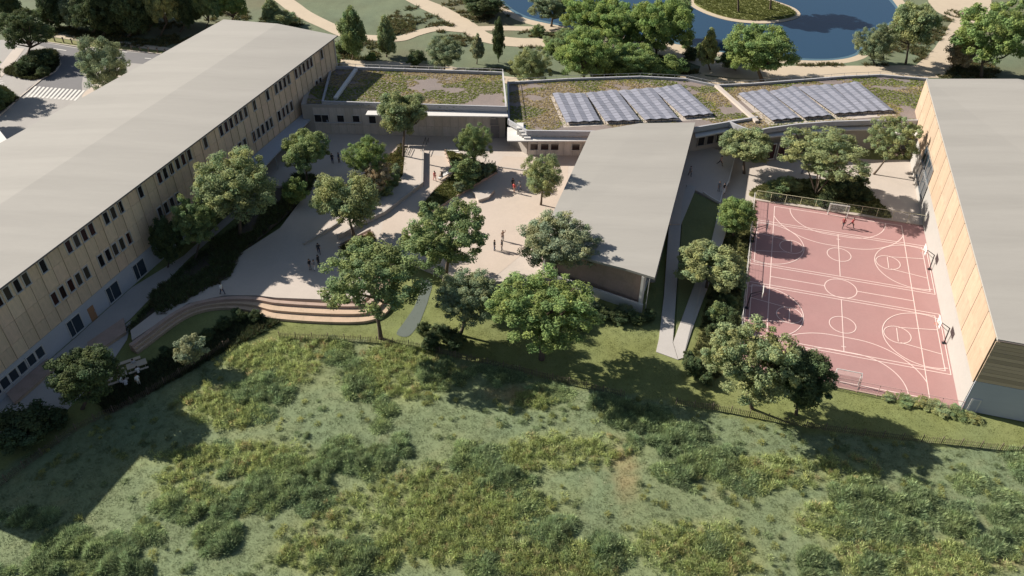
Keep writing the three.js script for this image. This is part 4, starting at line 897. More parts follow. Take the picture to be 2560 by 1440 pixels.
tree(1590, 200, 1520, 1660, 100, 205, 'willow', 'fresh', 'low willow in the middle of the group behind the solar roof');
tree(1560, 140, 1480, 1630, -5, 135, 'willow', 'willow', 'full willow between the two tall willows at the pond');
tree(1705, 96, 1655, 1732, -30, 100, 'willow', 'mid', 'willow crown overhanging the water right of the willow group');
tree(1440, 160, 1380, 1500, 60, 150, 'willow', 'mid', 'rounded willow at the left end of the willow group');
tree(1555, 196, 1500, 1600, 120, 196, 'shrub', 'willow', 'bright bush at the foot of the willows behind the solar roof', { name: 'bush', cat: 'bush' });
tree(1840, 176, 1790, 1870, 120, 172, 'shrub', 'dark', 'dark bush by the water left of the broad spreading tree', { name: 'bush', cat: 'bush' });
tree(700, 66, 664, 742, 22, 70, 'shrub', 'olive', 'olive bush beside the small tree beyond the far gable', { name: 'bush', cat: 'bush' });
tree(230, 84, 170, 290, -20, 90, 'full', 'deep', 'deep green rounded tree at the front of the wood by the street');
tree(350, 84, 300, 400, -10, 92, 'full', 'deep', 'deep green rounded tree in the shadowed front of the wood');
tree(470, 66, 430, 510, -20, 78, 'full', 'dark', 'dark rounded tree between the wood and the leafy trees by the roof');
tree(1680, 200, 1630, 1720, 130, 205, 'shrub', 'fresh', 'rounded bush at the right foot of the willow group', { name: 'bush', cat: 'bush' });
tree(1378, 66, 1325, 1440, -30, 62, 'willow', 'grey', 'pale willow on the left pond shore at the top');
tree(1776, 176, 1738, 1808, 62, 165, 'cone', 'yellow', 'slim yellow-green tree in front of the pond');
tree(1905, 204, 1808, 2000, 50, 196, 'willow', 'fresh', 'broad spreading tree in front of the deep blue pond');
tree(2186, 158, 2138, 2234, 53, 156, 'fine', 'grey', 'grey-green tree on the right pond shore', { trunk: 0.6 });
tree(2264, 160, 2230, 2344, -2, 128, 'round', 'olive', 'tall yellow-green tree with a bare trunk right of the pond');
tree(2452, 194, 2385, 2580, -10, 186, 'bigB', 'fresh', 'large full tree behind the sports hall roof', { trunk: 0.9 });
tree(2412, 172, 2370, 2446, 90, 172, 'shrub', 'brown', 'reddish bush left of the large tree behind the hall', { name: 'bush', cat: 'bush' });
tree(1214, 38, 1158, 1258, -22, 42, 'round', 'dark', 'dark tree on the left shore of the pond at the top edge');
tree(1846, 30, 1800, 1900, -120, -30, 'round', 'mid', 'tree trunk rising from the left part of the pond island', { h: 0.36 });
tree(1926, 24, 1885, 1985, -130, -40, 'round', 'mid', 'tree trunk rising from the right part of the pond island', { h: 0.36 });
// street side and wood at the top left
tree(66, 146, -5, 124, 14, 138, 'big', 'dark', 'dark tree on the traffic island behind the long roof');
tree(256, 236, 186, 322, 80, 232, 'fine', 'grey', 'grey-green tree rising behind the edge of the long roof');
[[20, 60, -30, 60, -60, 60, 'cone', 'dark', 'dark conifer at the top left corner'], [120, 70, 70, 175, -70, 72, 'cone', 'deep', 'black-green conifer behind the sand path, second from the left corner'], [185, 72, 125, 240, -60, 74, 'cone', 'grey', 'silvery spreading conifer of the wood behind the street'],
  [255, 90, 205, 310, -70, 88, 'dense', 'deep', 'deep green tree of the wood behind the silvery conifer'], [320, 92, 270, 372, -80, 90, 'dense', 'dark', 'dark tree in the middle of the wood at the top left'], [400, 90, 362, 446, -60, 76, 'round', 'yellow', 'yellow-green tree standing out of the dark wood'],
  [380, 60, 330, 430, -120, 40, 'dense', 'deep', 'tall dark tree at the back of the wood'], [450, 80, 420, 492, -70, 70, 'dense', 'deep', 'dark tree at the right end of the wood'], [512, 76, 476, 546, -60, 72, 'roundB', 'mid', 'leafy green tree above the far left corner of the long roof'], [574, 62, 536, 614, -50, 58, 'roundB', 'fresh', 'bright green tree just beyond the ridge end of the long roof'],
  [680, 60, 640, 716, -10, 58, 'cone', 'olive', 'small olive tree beyond the far gable of the long roof'], [158, 40, 110, 220, -150, 20, 'dense', 'deep', 'tall dark tree at the very back of the wood'], [284, 40, 240, 340, -150, 20, 'dense', 'deep', 'tall black-green tree at the very back behind the middle of the wood'],
].forEach((a) => tree(...a));
// trees outside the left edge whose shadows fall on the street
tree(-70, 250, -140, 0, 130, 235, 'big', 'mid', 'tree at the left edge that shades the street near the crossing');
tree(-130, 320, -200, -60, 190, 300, 'big', 'mid', 'tree outside the left edge that shades the pale street');

// ---------- shrubs and ground cover ----------
const shrubV = [variant('shrub').crown, (() => { kinds.shrubB = { ...kinds.shrub, shape: round(1.5, 5), clumps: 50 }; return variant('shrubB').crown; })()];
function shrub(px, py, w, h, leaf, label, o = {}) {
  const p = P(px, py, o.h ?? 0), d = proj(p)[2], r = w / 2 * d / 1993, t = thing('shrub', label, 'shrub', p, rnd() * 6, o.group), rv = h * d / 1993 * 0.6;
  const m = part('foliage', shrubV[Math.floor(rnd() * 2)], L[leaf], t); m.scale.set(r, rv, r); m.position.y = rv * 0.75;
  const s = []; for (let i = 0; i < 4; i++) s.push(barG(V3(0, -0.05, 0), V3(rr(-0.4, 0.4) * r, rv, rr(-0.4, 0.4) * r), 0.05, 4, 0.02)); part('stem', merge(s), M.bark, t);
  return t;
}
const ORD = ['leftmost', 'second from the left', 'third from the left', 'fourth from the left', 'fifth from the left', 'sixth from the left', 'seventh from the left', 'eighth from the left', 'ninth from the left'];
const many = (list, leafs, label, group, o) => list.slice().sort((a, b) => a[0] - b[0]).forEach(([x, y, w, h], i, all) => shrub(x, y, w, h ?? w * 0.6, leafs[i % leafs.length], `${label}, ${i && i === all.length - 1 ? 'rightmost' : ORD[i]}`, { ...o, group }));
many([[1080, 870, 60, 50], [1120, 850, 55, 45], [1060, 832, 40, 34], [1140, 868, 60, 45], [1098, 838, 46, 36]], ['dark', 'deep'], 'dark shrub under the grey-green tree by the stream', 'shrubs under the grey-green tree');
many([[1500, 792, 60, 32], [1545, 802, 60, 32], [1590, 806, 52, 30], [1622, 798, 44, 28], [1480, 776, 50, 28], [1562, 784, 50, 26], [1440, 776, 40, 26], [1445, 818, 56, 32]], ['dark', 'deep', 'grey'], 'dark shrub along the low building front', 'shrubs along the low building front');
many([[1790, 800, 60, 56], [1825, 815, 52, 50], [1800, 760, 50, 44], [1830, 770, 44, 40], [1780, 840, 44, 40], [1832, 720, 40, 36], [1845, 690, 30, 28]], ['dark', 'mid', 'deep'], 'dark shrub between the light tree and the court', 'shrubs left of the court');
many([[1735, 935, 60, 56], [1765, 960, 40, 40], [1720, 905, 40, 34]], ['deep', 'dark', 'dark'], 'bluish dark shrub at the foot of the ramps', 'shrubs at the ramp foot');
many([[1945, 482, 60, 40], [1985, 478, 40, 30], [1930, 498, 40, 26], [1965, 470, 44, 36]], ['dark', 'mid', 'olive', 'olive'], 'green shrub left on the island behind the court', 'shrubs on the left of the island');
many([[2080, 488, 70, 46], [2120, 492, 66, 44], [2155, 500, 50, 38], [2100, 470, 60, 44], [2060, 512, 54, 30], [2140, 472, 50, 40]], ['deep', 'dark', 'deep'], 'dark shrub right of the many-stemmed tree', 'dark shrubs on the island');
many([[940, 500, 40, 30], [965, 488, 44, 34], [985, 465, 40, 36], [920, 528, 40, 30], [992, 440, 30, 36], [900, 545, 34, 26]], ['olive', 'mid', 'grey'], 'mixed shrub in the raised bed of the yard', 'shrubs in the raised bed', { h: YD + 0.35 });
many([[1190, 452, 44, 36], [1216, 438, 40, 32], [1170, 470, 40, 30], [1150, 478, 34, 28], [1226, 428, 30, 24]], ['grey', 'mid', 'dark'], 'grey-green shrub at the tip of the triangular bed', 'shrubs in the triangular bed', { h: YD + 0.35 });
many([[100, 175, 70, 50], [75, 180, 50, 40], [125, 160, 44, 40], [60, 188, 34, 24], [110, 190, 40, 24]], ['deep', 'dark'], 'dark shrub on the traffic island', 'shrubs on the traffic island', { h: 0.1 });
many([[-10, 250, 60, 44], [20, 255, 44, 30], [0, 275, 44, 28], [-40, 285, 60, 40]], ['dark', 'mid'], 'low shrub in the bed at the left edge by the street', 'shrubs in the left street bed', { h: 0.1 });
many([[855, 130, 40, 30], [838, 160, 40, 26], [930, 150, 30, 20], [1400, 150, 40, 24], [1378, 130, 50, 26], [1345, 90, 40, 30], [1370, 110, 36, 20]], ['mid', 'olive', 'fresh'], 'small bush in the park grass behind the rear wing', 'small park bushes');
many([[1725, 150, 40, 34], [1715, 120, 36, 40], [1750, 130, 30, 24], [1700, 180, 50, 34]], ['dark', 'mid'], 'dark bush at the pond edge right of the willows', 'bushes by the pond edge');
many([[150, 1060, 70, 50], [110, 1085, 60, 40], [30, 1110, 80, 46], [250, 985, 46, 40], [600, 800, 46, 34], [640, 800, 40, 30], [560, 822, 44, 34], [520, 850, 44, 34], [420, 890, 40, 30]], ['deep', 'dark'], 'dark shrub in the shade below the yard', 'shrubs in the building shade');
many([[2300, 1010, 60, 12], [2345, 1022, 64, 13], [2390, 1034, 60, 13], [2430, 1046, 50, 11], [2262, 1004, 54, 11], [2222, 996, 40, 10]], ['olive', 'mid', 'yellow'], 'low olive shrub at the near court end', 'low shrubs at the court end');

// grass and weeds: tufts of blades, in numbers nobody could count
function tuftG(n, h, spread, w, lean) {
  const pos = [], col = [];
  for (let i = 0; i < n; i++) {
    const a = rnd() * 6.283, r = Math.sqrt(rnd()) * spread, b = rnd() * 6.283, hh = h * rr(0.55, 1.1), l = lean * hh * rr(0.3, 1), x = r * Math.cos(a), z = r * Math.sin(a), dx = Math.cos(b) * w / 2, dz = Math.sin(b) * w / 2, out = rr(-0.6, 0.6) + a;
    pos.push(x - dx, 0, z - dz, x + dx, 0, z + dz, x + Math.cos(out) * l, hh, z + Math.sin(out) * l);
    const t = rr(0.7, 1.3); for (let j = 0; j < 3; j++) col.push(t * rr(0.95, 1.05), t, t * 0.95);
  }
  const g = new THREE.BufferGeometry();
  g.setAttribute('position', new THREE.Float32BufferAttribute(pos, 3)); g.setAttribute('color', new THREE.Float32BufferAttribute(col, 3)); g.computeVertexNormals();
  return g;
}
function scatter(name, label, geo, mat, list) {               // list of [x, y, z, scale, vertical scale, colour]
  const m = new THREE.InstancedMesh(geo, mat, list.length), q = new THREE.Quaternion(), up = V3(0, 1, 0), c = new THREE.Color();
  list.forEach(([x, y, z, s, sy, col], i) => { m.setMatrixAt(i, new THREE.Matrix4().compose(V3(x, y, z), q.setFromAxisAngle(up, rnd() * 6.28), V3(s, sy, s))); m.setColorAt(i, c.setRGB(...col)); });
  m.name = numbered(name); m.castShadow = m.receiveShadow = true;
  tag(m, label, name.includes('shrub') ? 'shrubs' : 'grass', null, 'stuff');
  scene.add(m);
}
const white1 = grassTint(1, 1, 1);
function herbG(n, r, len, w) {                                // a low dome of herb leaves standing out in all directions
  const pos = [], col = [];
  for (let i = 0; i < n; i++) {
    const y = Math.pow(rnd(), 0.8), a = rnd() * 6.283, q = Math.sqrt(1 - y * y), d = V3(q * Math.cos(a), y, q * Math.sin(a)), f = r * Math.pow(rnd(), 0.4), b = d.clone().multiplyScalar(f), o = d.clone().add(V3(rr(-0.8, 0.8), rr(-0.1, 0.9), rr(-0.8, 0.8))).normalize(), sd = V3(rr(-1, 1), rr(-0.4, 0.4), rr(-1, 1)).cross(o).normalize().multiplyScalar(w / 2), tip = b.clone().addScaledVector(o, len * rr(0.6, 1.3));
    for (const v of [b.clone().sub(sd), b.clone().add(sd), tip]) pos.push(v.x, Math.max(0, v.y), v.z);
    const t = rr(0.7, 1.3); for (let j = 0; j < 3; j++) col.push(t * rr(0.94, 1.06), t, t * 0.95);
  }
  const g = new THREE.BufferGeometry();
  g.setAttribute('position', new THREE.Float32BufferAttribute(pos, 3)); g.setAttribute('color', new THREE.Float32BufferAttribute(col, 3)); g.computeVertexNormals();
  return g;
}
const inMeadow = (p) => !inside(p.x, p.z, lawnEdge);
const tintOf = (c, a) => { const f = rr(1 - a, 1 + a), g = rr(-0.06, 0.06); return [c[0] * f * (1 + g), c[1] * f, c[2] * f * (1 - g)]; };
{ // short grass of the meadow and lawn
  const list = [];
  for (let i = 0; i < 60000; i++) {
    const x = rr(-75, 90), z = rr(-84, -38), q = proj(V3(x, 0, z));
    if (q[0] < -60 || q[0] > 2620 || q[1] < 780 || q[1] > 1500) continue;
    if (!inMeadow(V3(x, 0, z))) continue;
    const c = turf(x, z);
    list.push([x, 0, z, rr(0.7, 1.3), rr(0.3, 0.9), rnd() < 0.025 ? tintOf([0.5, 0.5, 0.36], 0.2) : tintOf(c.map((v) => v * 1.1), 0.22)]);
  }
  scatter('meadow_grass', 'short pale green grass of the meadow', tuftG(10, 0.16, 0.3, 0.05, 1.2), white1, list);
}
{ // yellow-green weeds
  const list = [];
  for (let i = 0; i < 52000; i++) {
    const x = rr(-70, 90), z = rr(-84, -38), q = proj(V3(x, 0, z));
    if (q[0] < -40 || q[0] > 2600 || q[1] < 780 || q[1] > 1490 || !inMeadow(V3(x, 0, z))) continue;
    const y = ell(q, yellowPatches) + fbm(x * 0.16, z * 0.16, 1) * 0.9 - 0.1 + fbm(x * 0.7, z * 0.7, 8) * 0.8;
    if (y < 0.42 + rnd() * 0.62) continue;
    const dry = rnd() < 0.06;
    list.push([x, 0, z, rr(0.7, 1.5), rr(0.5, 1.5), tintOf(dry ? [0.48, 0.40, 0.22] : [0.40, 0.46, 0.20], 0.3)]);
  }
  scatter('meadow_weeds_grass', 'yellow-green weeds and flowers growing in patches on the meadow', herbG(36, 0.34, 0.3, 0.065), white1, list);
}
// tall dark grass: masses read off the photo as ellipses (centre, half sizes)
const tallMasses = [[660, 960, 85, 62], [610, 985, 60, 44], [640, 1020, 50, 30], [575, 1030, 36, 24], [850, 870, 44, 42], [900, 940, 60, 60], [960, 1010, 40, 36], [945, 1055, 32, 24],
  [880, 1130, 120, 56], [760, 1180, 130, 80], [640, 1200, 120, 70], [520, 1250, 90, 66], [560, 1330, 100, 60], [430, 1250, 60, 40], [1000, 1110, 60, 44], [1180, 1130, 100, 44], [1250, 1180, 90, 50], [1300, 1240, 70, 40], [1140, 1115, 60, 30],
  [200, 1360, 160, 66], [120, 1400, 130, 50], [300, 1400, 100, 60], [360, 1330, 50, 36], [880, 1390, 110, 66], [1200, 1400, 60, 44], [1390, 1330, 90, 50], [1490, 1370, 100, 60], [1420, 1390, 70, 30], [1330, 1320, 40, 28],
  [1580, 1030, 90, 50], [1680, 1090, 110, 60], [1780, 1140, 110, 66], [1720, 1160, 90, 50], [1860, 1190, 60, 40], [1500, 1000, 50, 30], [1240, 930, 90, 30], [1100, 930, 110, 44], [1380, 975, 60, 24], [1620, 1050, 70, 40],
  [2160, 1230, 110, 64], [2280, 1240, 110, 66], [2400, 1290, 120, 60], [2500, 1260, 80, 60], [2430, 1200, 50, 30], [2250, 1310, 110, 50], [2120, 1300, 60, 40], [2040, 1390, 60, 50], [2200, 1390, 90, 50], [1790, 1360, 50, 34], [2550, 1150, 40, 44], [2480, 1340, 90, 50], [2540, 1330, 60, 40], [60, 1290, 80, 40], [560, 1110, 30, 16], [1090, 1010, 30, 16]];
{
  const list = [];
  for (let i = 0; i < 2600; i++) {                            // single tufts between the masses
    const p = P(rr(-40, 2600), rr(850, 1470)); if (!inMeadow(p) || fbm(p.x * 0.22, p.z * 0.22, 12) < 0.02) continue;
    list.push([p.x, 0, p.z, rr(0.35, 0.9), rr(0.3, 0.8), tintOf(rnd() < 0.5 ? [0.21, 0.27, 0.14] : [0.32, 0.34, 0.13], 0.3)]);
  }
  for (const [x, y, a, b] of tallMasses) {
    const n = Math.round(a * b * 0.12);
    for (let i = 0; i < n; i++) {
      const an = rnd() * 6.283, r = Math.sqrt(rnd()) * 1.08, px = x + Math.cos(an) * r * a, py = y + Math.sin(an) * r * b, p = P(px, py + b * 0.25);
      if (fbm(p.x * 0.35, p.z * 0.35, 4) < -0.2 + 0.8 * Math.max(0, r - 0.4)) continue;
      const d = proj(p)[2], big = Math.min(1, Math.max(0.35, Math.min(a, b) / 50)), e = Math.max(0.35, 1.15 - r * 0.7) * big * Math.max(0.4, 0.95 + 1.5 * fbm(p.x * 0.8, p.z * 0.8, 6)), g = fbm(p.x * 0.25, p.z * 0.25, 2);
      list.push([p.x, 0, p.z, rr(0.8, 1.3), rr(0.8, 1.25) * e, tintOf([mix(0.255, 0.36, Math.max(0, g + 0.15)), mix(0.33, 0.42, Math.max(0, g + 0.15)), 0.18], 0.5)]);
    }
  }
  scatter('tall_grass', 'tall dark green grass in bushy masses across the meadow', herbG(90, 0.5, 0.46, 0.07), white1, list);
}
{ // mown lawn inside the fence and round the ramps
  const list = [];
  for (let i = 0; i < 30000; i++) {
    const x = rr(-45, 75), z = rr(-92, -58), q = proj(V3(x, 0, z));
    if (q[0] < 560 || q[0] > 2600 || !inside(x, z, lawnEdge) || inside(x, z, yard)) continue;
    if (q[1] < 700 || (q[0] > 1640 && q[0] < 1735 && q[1] < 905)) continue;
    const uv = V3(x, 0, z).sub(CT).applyAxisAngle(V3(0, 1, 0), -TH); if (uv.x > -3.6 && uv.z < 41.5 && uv.z > -1 ) continue;
    if (q[0] > 980 && q[0] < 1090 && q[1] > 700 && q[1] < 845 && Math.abs(q[0] - (1085 - (q[1] - 700) * 0.6)) < 40 && rnd() < 0.45) continue;
    list.push([x, 0, z, rr(0.6, 1.1), rr(0.4, 1), tintOf(turf(x, z), 0.2)]);
  }
  scatter('lawn_grass', 'mown grass of the lawn between the school yard and the picket fence', tuftG(9, 0.11, 0.3, 0.05, 1.2), white1, list);
}
function coverBed(name, label, poly, n, hAt, cols, geo, s) {
  const box = new THREE.Box3().setFromPoints(poly), list = [];
  for (let i = 0; i < n; i++) { const x = rr(box.min.x, box.max.x), z = rr(box.min.z, box.max.z); if (inside(x, z, poly)) list.push([x, hAt(x, z), z, s * rr(0.7, 1.3), s * rr(0.6, 1.3), tintOf(cols[Math.floor(rnd() * cols.length)], 0.3)]); }
  scatter(name, label, geo, white1, list);
}
const coverG = tuftG(26, 0.55, 0.42, 0.13, 0.9);
const slopeH = (x, z) => { let best = 0.2, bd = 1e9; for (const p of slopeBed) { const d = (p.x - x) ** 2 + (p.z - z) ** 2; if (d < bd) { bd = d; best = p.y; } } return best - 0.1; };
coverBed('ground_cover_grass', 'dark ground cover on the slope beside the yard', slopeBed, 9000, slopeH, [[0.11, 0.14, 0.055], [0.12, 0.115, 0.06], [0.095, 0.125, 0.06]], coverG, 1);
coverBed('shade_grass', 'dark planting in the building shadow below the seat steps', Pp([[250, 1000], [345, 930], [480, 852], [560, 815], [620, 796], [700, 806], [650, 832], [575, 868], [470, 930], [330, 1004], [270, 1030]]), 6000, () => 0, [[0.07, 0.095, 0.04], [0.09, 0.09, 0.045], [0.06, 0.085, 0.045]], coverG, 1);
coverBed('bed_grass', 'olive grasses in the raised bed of the yard', bed1, 1500, () => YD + 0.38, [[0.12, 0.12, 0.04], [0.14, 0.115, 0.04], [0.08, 0.09, 0.035]], coverG, 0.8);
coverBed('bed_grass', 'yellow-green grasses in the triangular bed of the yard', bed2, 2200, () => YD + 0.38, [[0.13, 0.13, 0.04], [0.10, 0.12, 0.035]], coverG, 0.6);
coverBed('bed_grass', 'olive grasses in the bed below the yard wall', bed3, 1200, () => YD + 0.03, [[0.12, 0.13, 0.035], [0.15, 0.12, 0.045]], coverG, 0.6);
coverBed('island_grass', 'grass of the shrub island behind the court', isleBed, 2500, () => 0.1, [[0.12, 0.13, 0.05], [0.10, 0.11, 0.04]], coverG, 0.5);
coverBed('traffic_island_grass', 'dark ground cover on the traffic island', islandA, 2500, () => 0.14, [[0.06, 0.065, 0.03], [0.05, 0.06, 0.025]], coverG, 0.9);
coverBed('traffic_island_grass', 'dark ground cover in the bed at the left edge by the street', islandB, 2500, () => 0.14, [[0.07, 0.085, 0.03], [0.05, 0.06, 0.025]], coverG, 0.9);
coverBed('pond_island_grass', 'short grass on the pond island', islandTop, 4000, () => 0.35, [[0.15, 0.165, 0.05], [0.13, 0.15, 0.045]], coverG, 0.5);
coverBed('strip_grass', 'grass strip along the left side of the court', Pp([[1890, 505], [1888, 560], [1850, 760], [1842, 910], [1790, 950], [1730, 905], [1755, 800], [1800, 640], [1838, 520]]), 4500, () => 0.03, [[0.12, 0.13, 0.045], [0.09, 0.1, 0.04], [0.07, 0.085, 0.035]], coverG, 0.7);
{ // rough grass of the park
  const list = [];
  const zones = [[1060, 60, 90, 40], [1010, 80, 60, 20], [1130, 95, 70, 20], [890, 130, 60, 30], [1180, 30, 90, 30], [1450, 120, 60, 30], [1560, 170, 120, 36], [2250, 90, 80, 50], [2390, 70, 60, 40], [2300, 160, 90, 30], [2120, 172, 150, 12], [2410, 180, 80, 24], [1340, 100, 50, 24], [350, 85, 160, 30], [470, 90, 60, 20], [180, 70, 120, 20], [700, 60, 50, 30], [1640, 180, 90, 24], [2050, 168, 60, 8], [1730, 190, 60, 14], [1240, 190, 60, 16], [560, 40, 60, 20]];
  for (const [x, y, a, b] of zones) for (let i = 0; i < a * b * 0.16; i++) {
    const an = rnd() * 6.283, r = Math.sqrt(rnd()) * 1.1, p = P(x + Math.cos(an) * r * a, y + Math.sin(an) * r * b);
    if (inside(p.x, p.z, waterEdge) || fbm(p.x * 0.12, p.z * 0.12, 14) < -0.1 || p.z > -152) continue;
    list.push([p.x, 0, p.z, rr(0.8, 1.6), rr(0.5, 1.5), tintOf([[0.085, 0.10, 0.045], [0.12, 0.12, 0.05], [0.15, 0.125, 0.06]][Math.floor(rnd() * 3)], 0.3)]);
  }
  scatter('park_grass', 'rough grass and low scrub between the park paths', coverG, white1, list.filter(([x, , z]) => !pathPolys.some((q) => inside(x, z, q))));
}

// ---------- picket fences, bollards, small yard furniture ----------
function picketFence(px, label) {
  const pts = new THREE.CatmullRomCurve3(Pp(px), false, 'centripetal').getSpacedPoints(Math.round(px.length * 30)), t = thing('picket_fence', label, 'fence', V3(0, 0, 0));
  const pk = [], c = new THREE.CatmullRomCurve3(pts), len = c.getLength(), n = Math.round(len / 0.22), all = c.getSpacedPoints(n);
  all.forEach((p, i) => { if (i % 10) { const h = rr(0.92, 1.12); pk.push(barG(V3(p.x, -0.05, p.z), V3(p.x + rr(-0.05, 0.05), h, p.z + rr(-0.05, 0.05)), 0.04, 4, 0.03)); } });
  const m = part('picket', merge(pk), M.fenceWood, t); m.userData.kind = 'stuff';
  const post = barG(V3(0, -0.1, 0), V3(0, 1.25, 0), 0.06, 6);
  all.forEach((p, i) => { if (i % 10 === 0) part('post', post, M.fenceWood, t).position.set(p.x, 0, p.z); });
  const w = []; for (const y of [0.3, 0.8]) for (let i = 0; i + 3 < all.length; i += 3) w.push(barG(all[i].clone().setY(y), all[i + 3].clone().setY(y), 0.015, 3));
  part('wire', merge(w), M.darkMetal, t);
}
picketFence([[-30, 1240], [100, 1142], [200, 1072], [330, 1010], [450, 938], [545, 880], [575, 862]], 'picket fence in the building shadow along the left meadow edge');
picketFence([[700, 846], [820, 850], [950, 858], [1040, 870], [1130, 892], [1300, 930], [1440, 965], [1560, 992]], 'picket fence running under the trees in the middle of the meadow edge');
picketFence([[1690, 1012], [1800, 1028], [2000, 1066], [2200, 1094], [2380, 1112], [2590, 1135]], 'picket fence along the lawn in front of the court and sports hall');
{
  const xy = [[138, 104], [160, 107], [181, 110], [203, 112], [300, 124], [330, 126], [352, 129], [373, 131], [395, 133], [415, 136]];
  const t0 = thing('bollard', 'dark timber bollard in the row between the street and the sand path', 'bollard', P(...xy[0]), 0, 'bollards along the street');
  part('post', merge([boxG(0.2, 1.15, 0.2)]), M.fenceWood, t0); part('cap', boxG(0.32, 0.14, 0.32, 0, 1.15, 0), M.darkMetal, t0);
  const no = ['first', 'second', 'third', 'fourth', 'fifth', 'sixth', 'seventh', 'eighth', 'ninth', 'last'];
  t0.userData.label = 'dark bollard between street and sand path, first from the left of the row';
  xy.slice(1).forEach((q, i) => { const c = t0.clone(); c.name = numbered('bollard'); c.userData = { ...t0.userData, label: `dark bollard between street and sand path, ${no[i + 1]}${i < 8 ? ' from the left' : ''} of the row` }; c.position.copy(P(...q)); scene.add(c); });
}
{
  const p = P(1100, 450, YD), q = P(1118, 438, YD), t = thing('bench', 'pale bench at the edge of the triangular bed with a person in black', 'bench', p.clone().lerp(q, 0.5), yawTo(p, q));
  part('seat', boxG(2.6, 0.1, 0.6, 0, 0.4, 0), M.white, t); for (const s of [-1, 1]) part('leg', boxG(0.15, 0.4, 0.5, s * 1.1, 0, 0), M.concrete, t);
}
{
  const t = thing('concrete_seat', 'angular pale concrete seat with a dark side in the middle of the yard', 'seat', V3(0, 0, 0));
  part('block', slabG(Pp([[1182, 478, YD + 0.55], [1236, 474, YD + 0.62], [1222, 492, YD + 0.55], [1196, 500, YD + 0.5]]), 0.5), M.concrete, t);
  part('plinth', prismG(Pp([[1186, 481], [1230, 478], [1218, 491], [1198, 497]], YD), YD - 0.02, YD + 0.15), M.brownWall, t);
}
function handrail(px, label, n) {
  const t = thing('handrail', label, 'handrail', V3(0, 0, 0));
  for (let k = 0; k < n; k++) {
    const a = P(px[0] + k * px[4], px[1] + k * px[5], YD), b = P(px[2] + k * px[4], px[3] + k * px[5], YD);
    part('rail', merge([barG(V3(a.x, YD + 0.9, a.z), V3(b.x, YD + 0.9, b.z), 0.05, 5), barG(a, V3(a.x, YD + 0.9, a.z), 0.04, 5), barG(b, V3(b.x, YD + 0.9, b.z), 0.04, 5)]), M.darkMetal, t);
  }
}
handrail([1006, 372, 998, 390, 9, 3], 'black handrails on the yard stair beside the tree at the bed tip', 4);
handrail([1072, 356, 1060, 388, -7, -2], 'pair of black handrails at the end of the retaining wall', 2);
handrail([1215, 408, 1208, 424, 8, 2], 'row of thin handrails by the tip of the triangular bed', 4);
for (const [x, y, n, label] of [[1132, 382, 4, 'short pale steps at the far corner of the triangular bed'], [1214, 418, 4, 'short pale steps beside the thin handrails at the triangular bed']]) {
  const t = thing('yard_steps', label, 'steps', P(x, y, YD));
  for (let k = 0; k < n; k++) part('step', boxG(2.2, 0.12 * (n - k), 0.45, 0.2 * k, 0.004 * k, 0.45 * k), M.white, t);
}
{ // parapet at the sunlit slab beyond the ramps and its white rail
  const t = thing('slab_parapet', 'low white wall round the sunlit corner of the raised yard above the court', 'wall', V3(0, 0, 0)), pts = Pp([[1838, 388], [1822, 452], [1806, 482], [1800, 508]], YD), g = [];
  for (let i = 0; i + 1 < pts.length; i++) { const a = pts[i], b = pts[i + 1]; g.push(boxG(a.distanceTo(b), 0.35, 0.18, (a.x + b.x) / 2, YD - 0.2 + 0.003 * i, (a.z + b.z) / 2, yawTo(a, b))); }
  part('wall_body', merge(g), M.white, t);
}
{
  const pts = new THREE.CatmullRomCurve3(Pp([[1758, 484], [1775, 496], [1800, 510]], YD)).getPoints(8), t = thing('kerb_wall', 'thin white curved kerb wall at the head of the ramps', 'wall', V3(0, 0, 0)), g = [];
  for (let i = 0; i < 8; i++) { const a = pts[i], b = pts[i + 1]; g.push(boxG(a.distanceTo(b) + 0.05, 0.4, 0.15, (a.x + b.x) / 2, YD + 0.001 * i, (a.z + b.z) / 2, yawTo(a, b))); }
  part('wall_body', merge(g), M.white, t);
}
function table(x, y, a, label) {
  const t = thing('picnic_table', label, 'picnic table', P(x, y), a), b = std([0.42, 0.36, 0.28]);
  part('tabletop', boxG(2.4, 0.08, 0.9, 0, 0.72, 0), b, t);
  for (const s of [-1, 1]) { part('seat', boxG(2.4, 0.07, 0.34, 0, 0.44, s * 0.85), b, t); part('leg', merge([barG(V3(s * 0.9, 0, -0.75), V3(s * 0.9, 0.72, -0.2), 0.05, 5), barG(V3(s * 0.9, 0, 0.75), V3(s * 0.9, 0.72, 0.2), 0.05, 5), boxG(0.06, 0.06, 1.9, s * 0.9, 0.38, 0)]), b, t); }
}
table(296, 950, 0.55, 'pale picnic table in the shade nearest the dark tree');
table(346, 922, 0.55, 'pale picnic table in the shade under the pale round shrub');
for (const [x, y, w, label] of [[290, 935, 2.2, 'short pale bench behind the left picnic table'], [323, 909, 3.0, 'long pale bench behind the right picnic table']]) {
  const t = thing('bench', label, 'bench', P(x, y), 0.55), b = std([0.46, 0.38, 0.28]);
  part('seat', boxG(w, 0.09, 0.55, 0, 0.4, 0), b, t); for (const s of [-1, 1]) part('leg', boxG(0.12, 0.4, 0.45, s * w * 0.4, 0, 0), b, t);
}

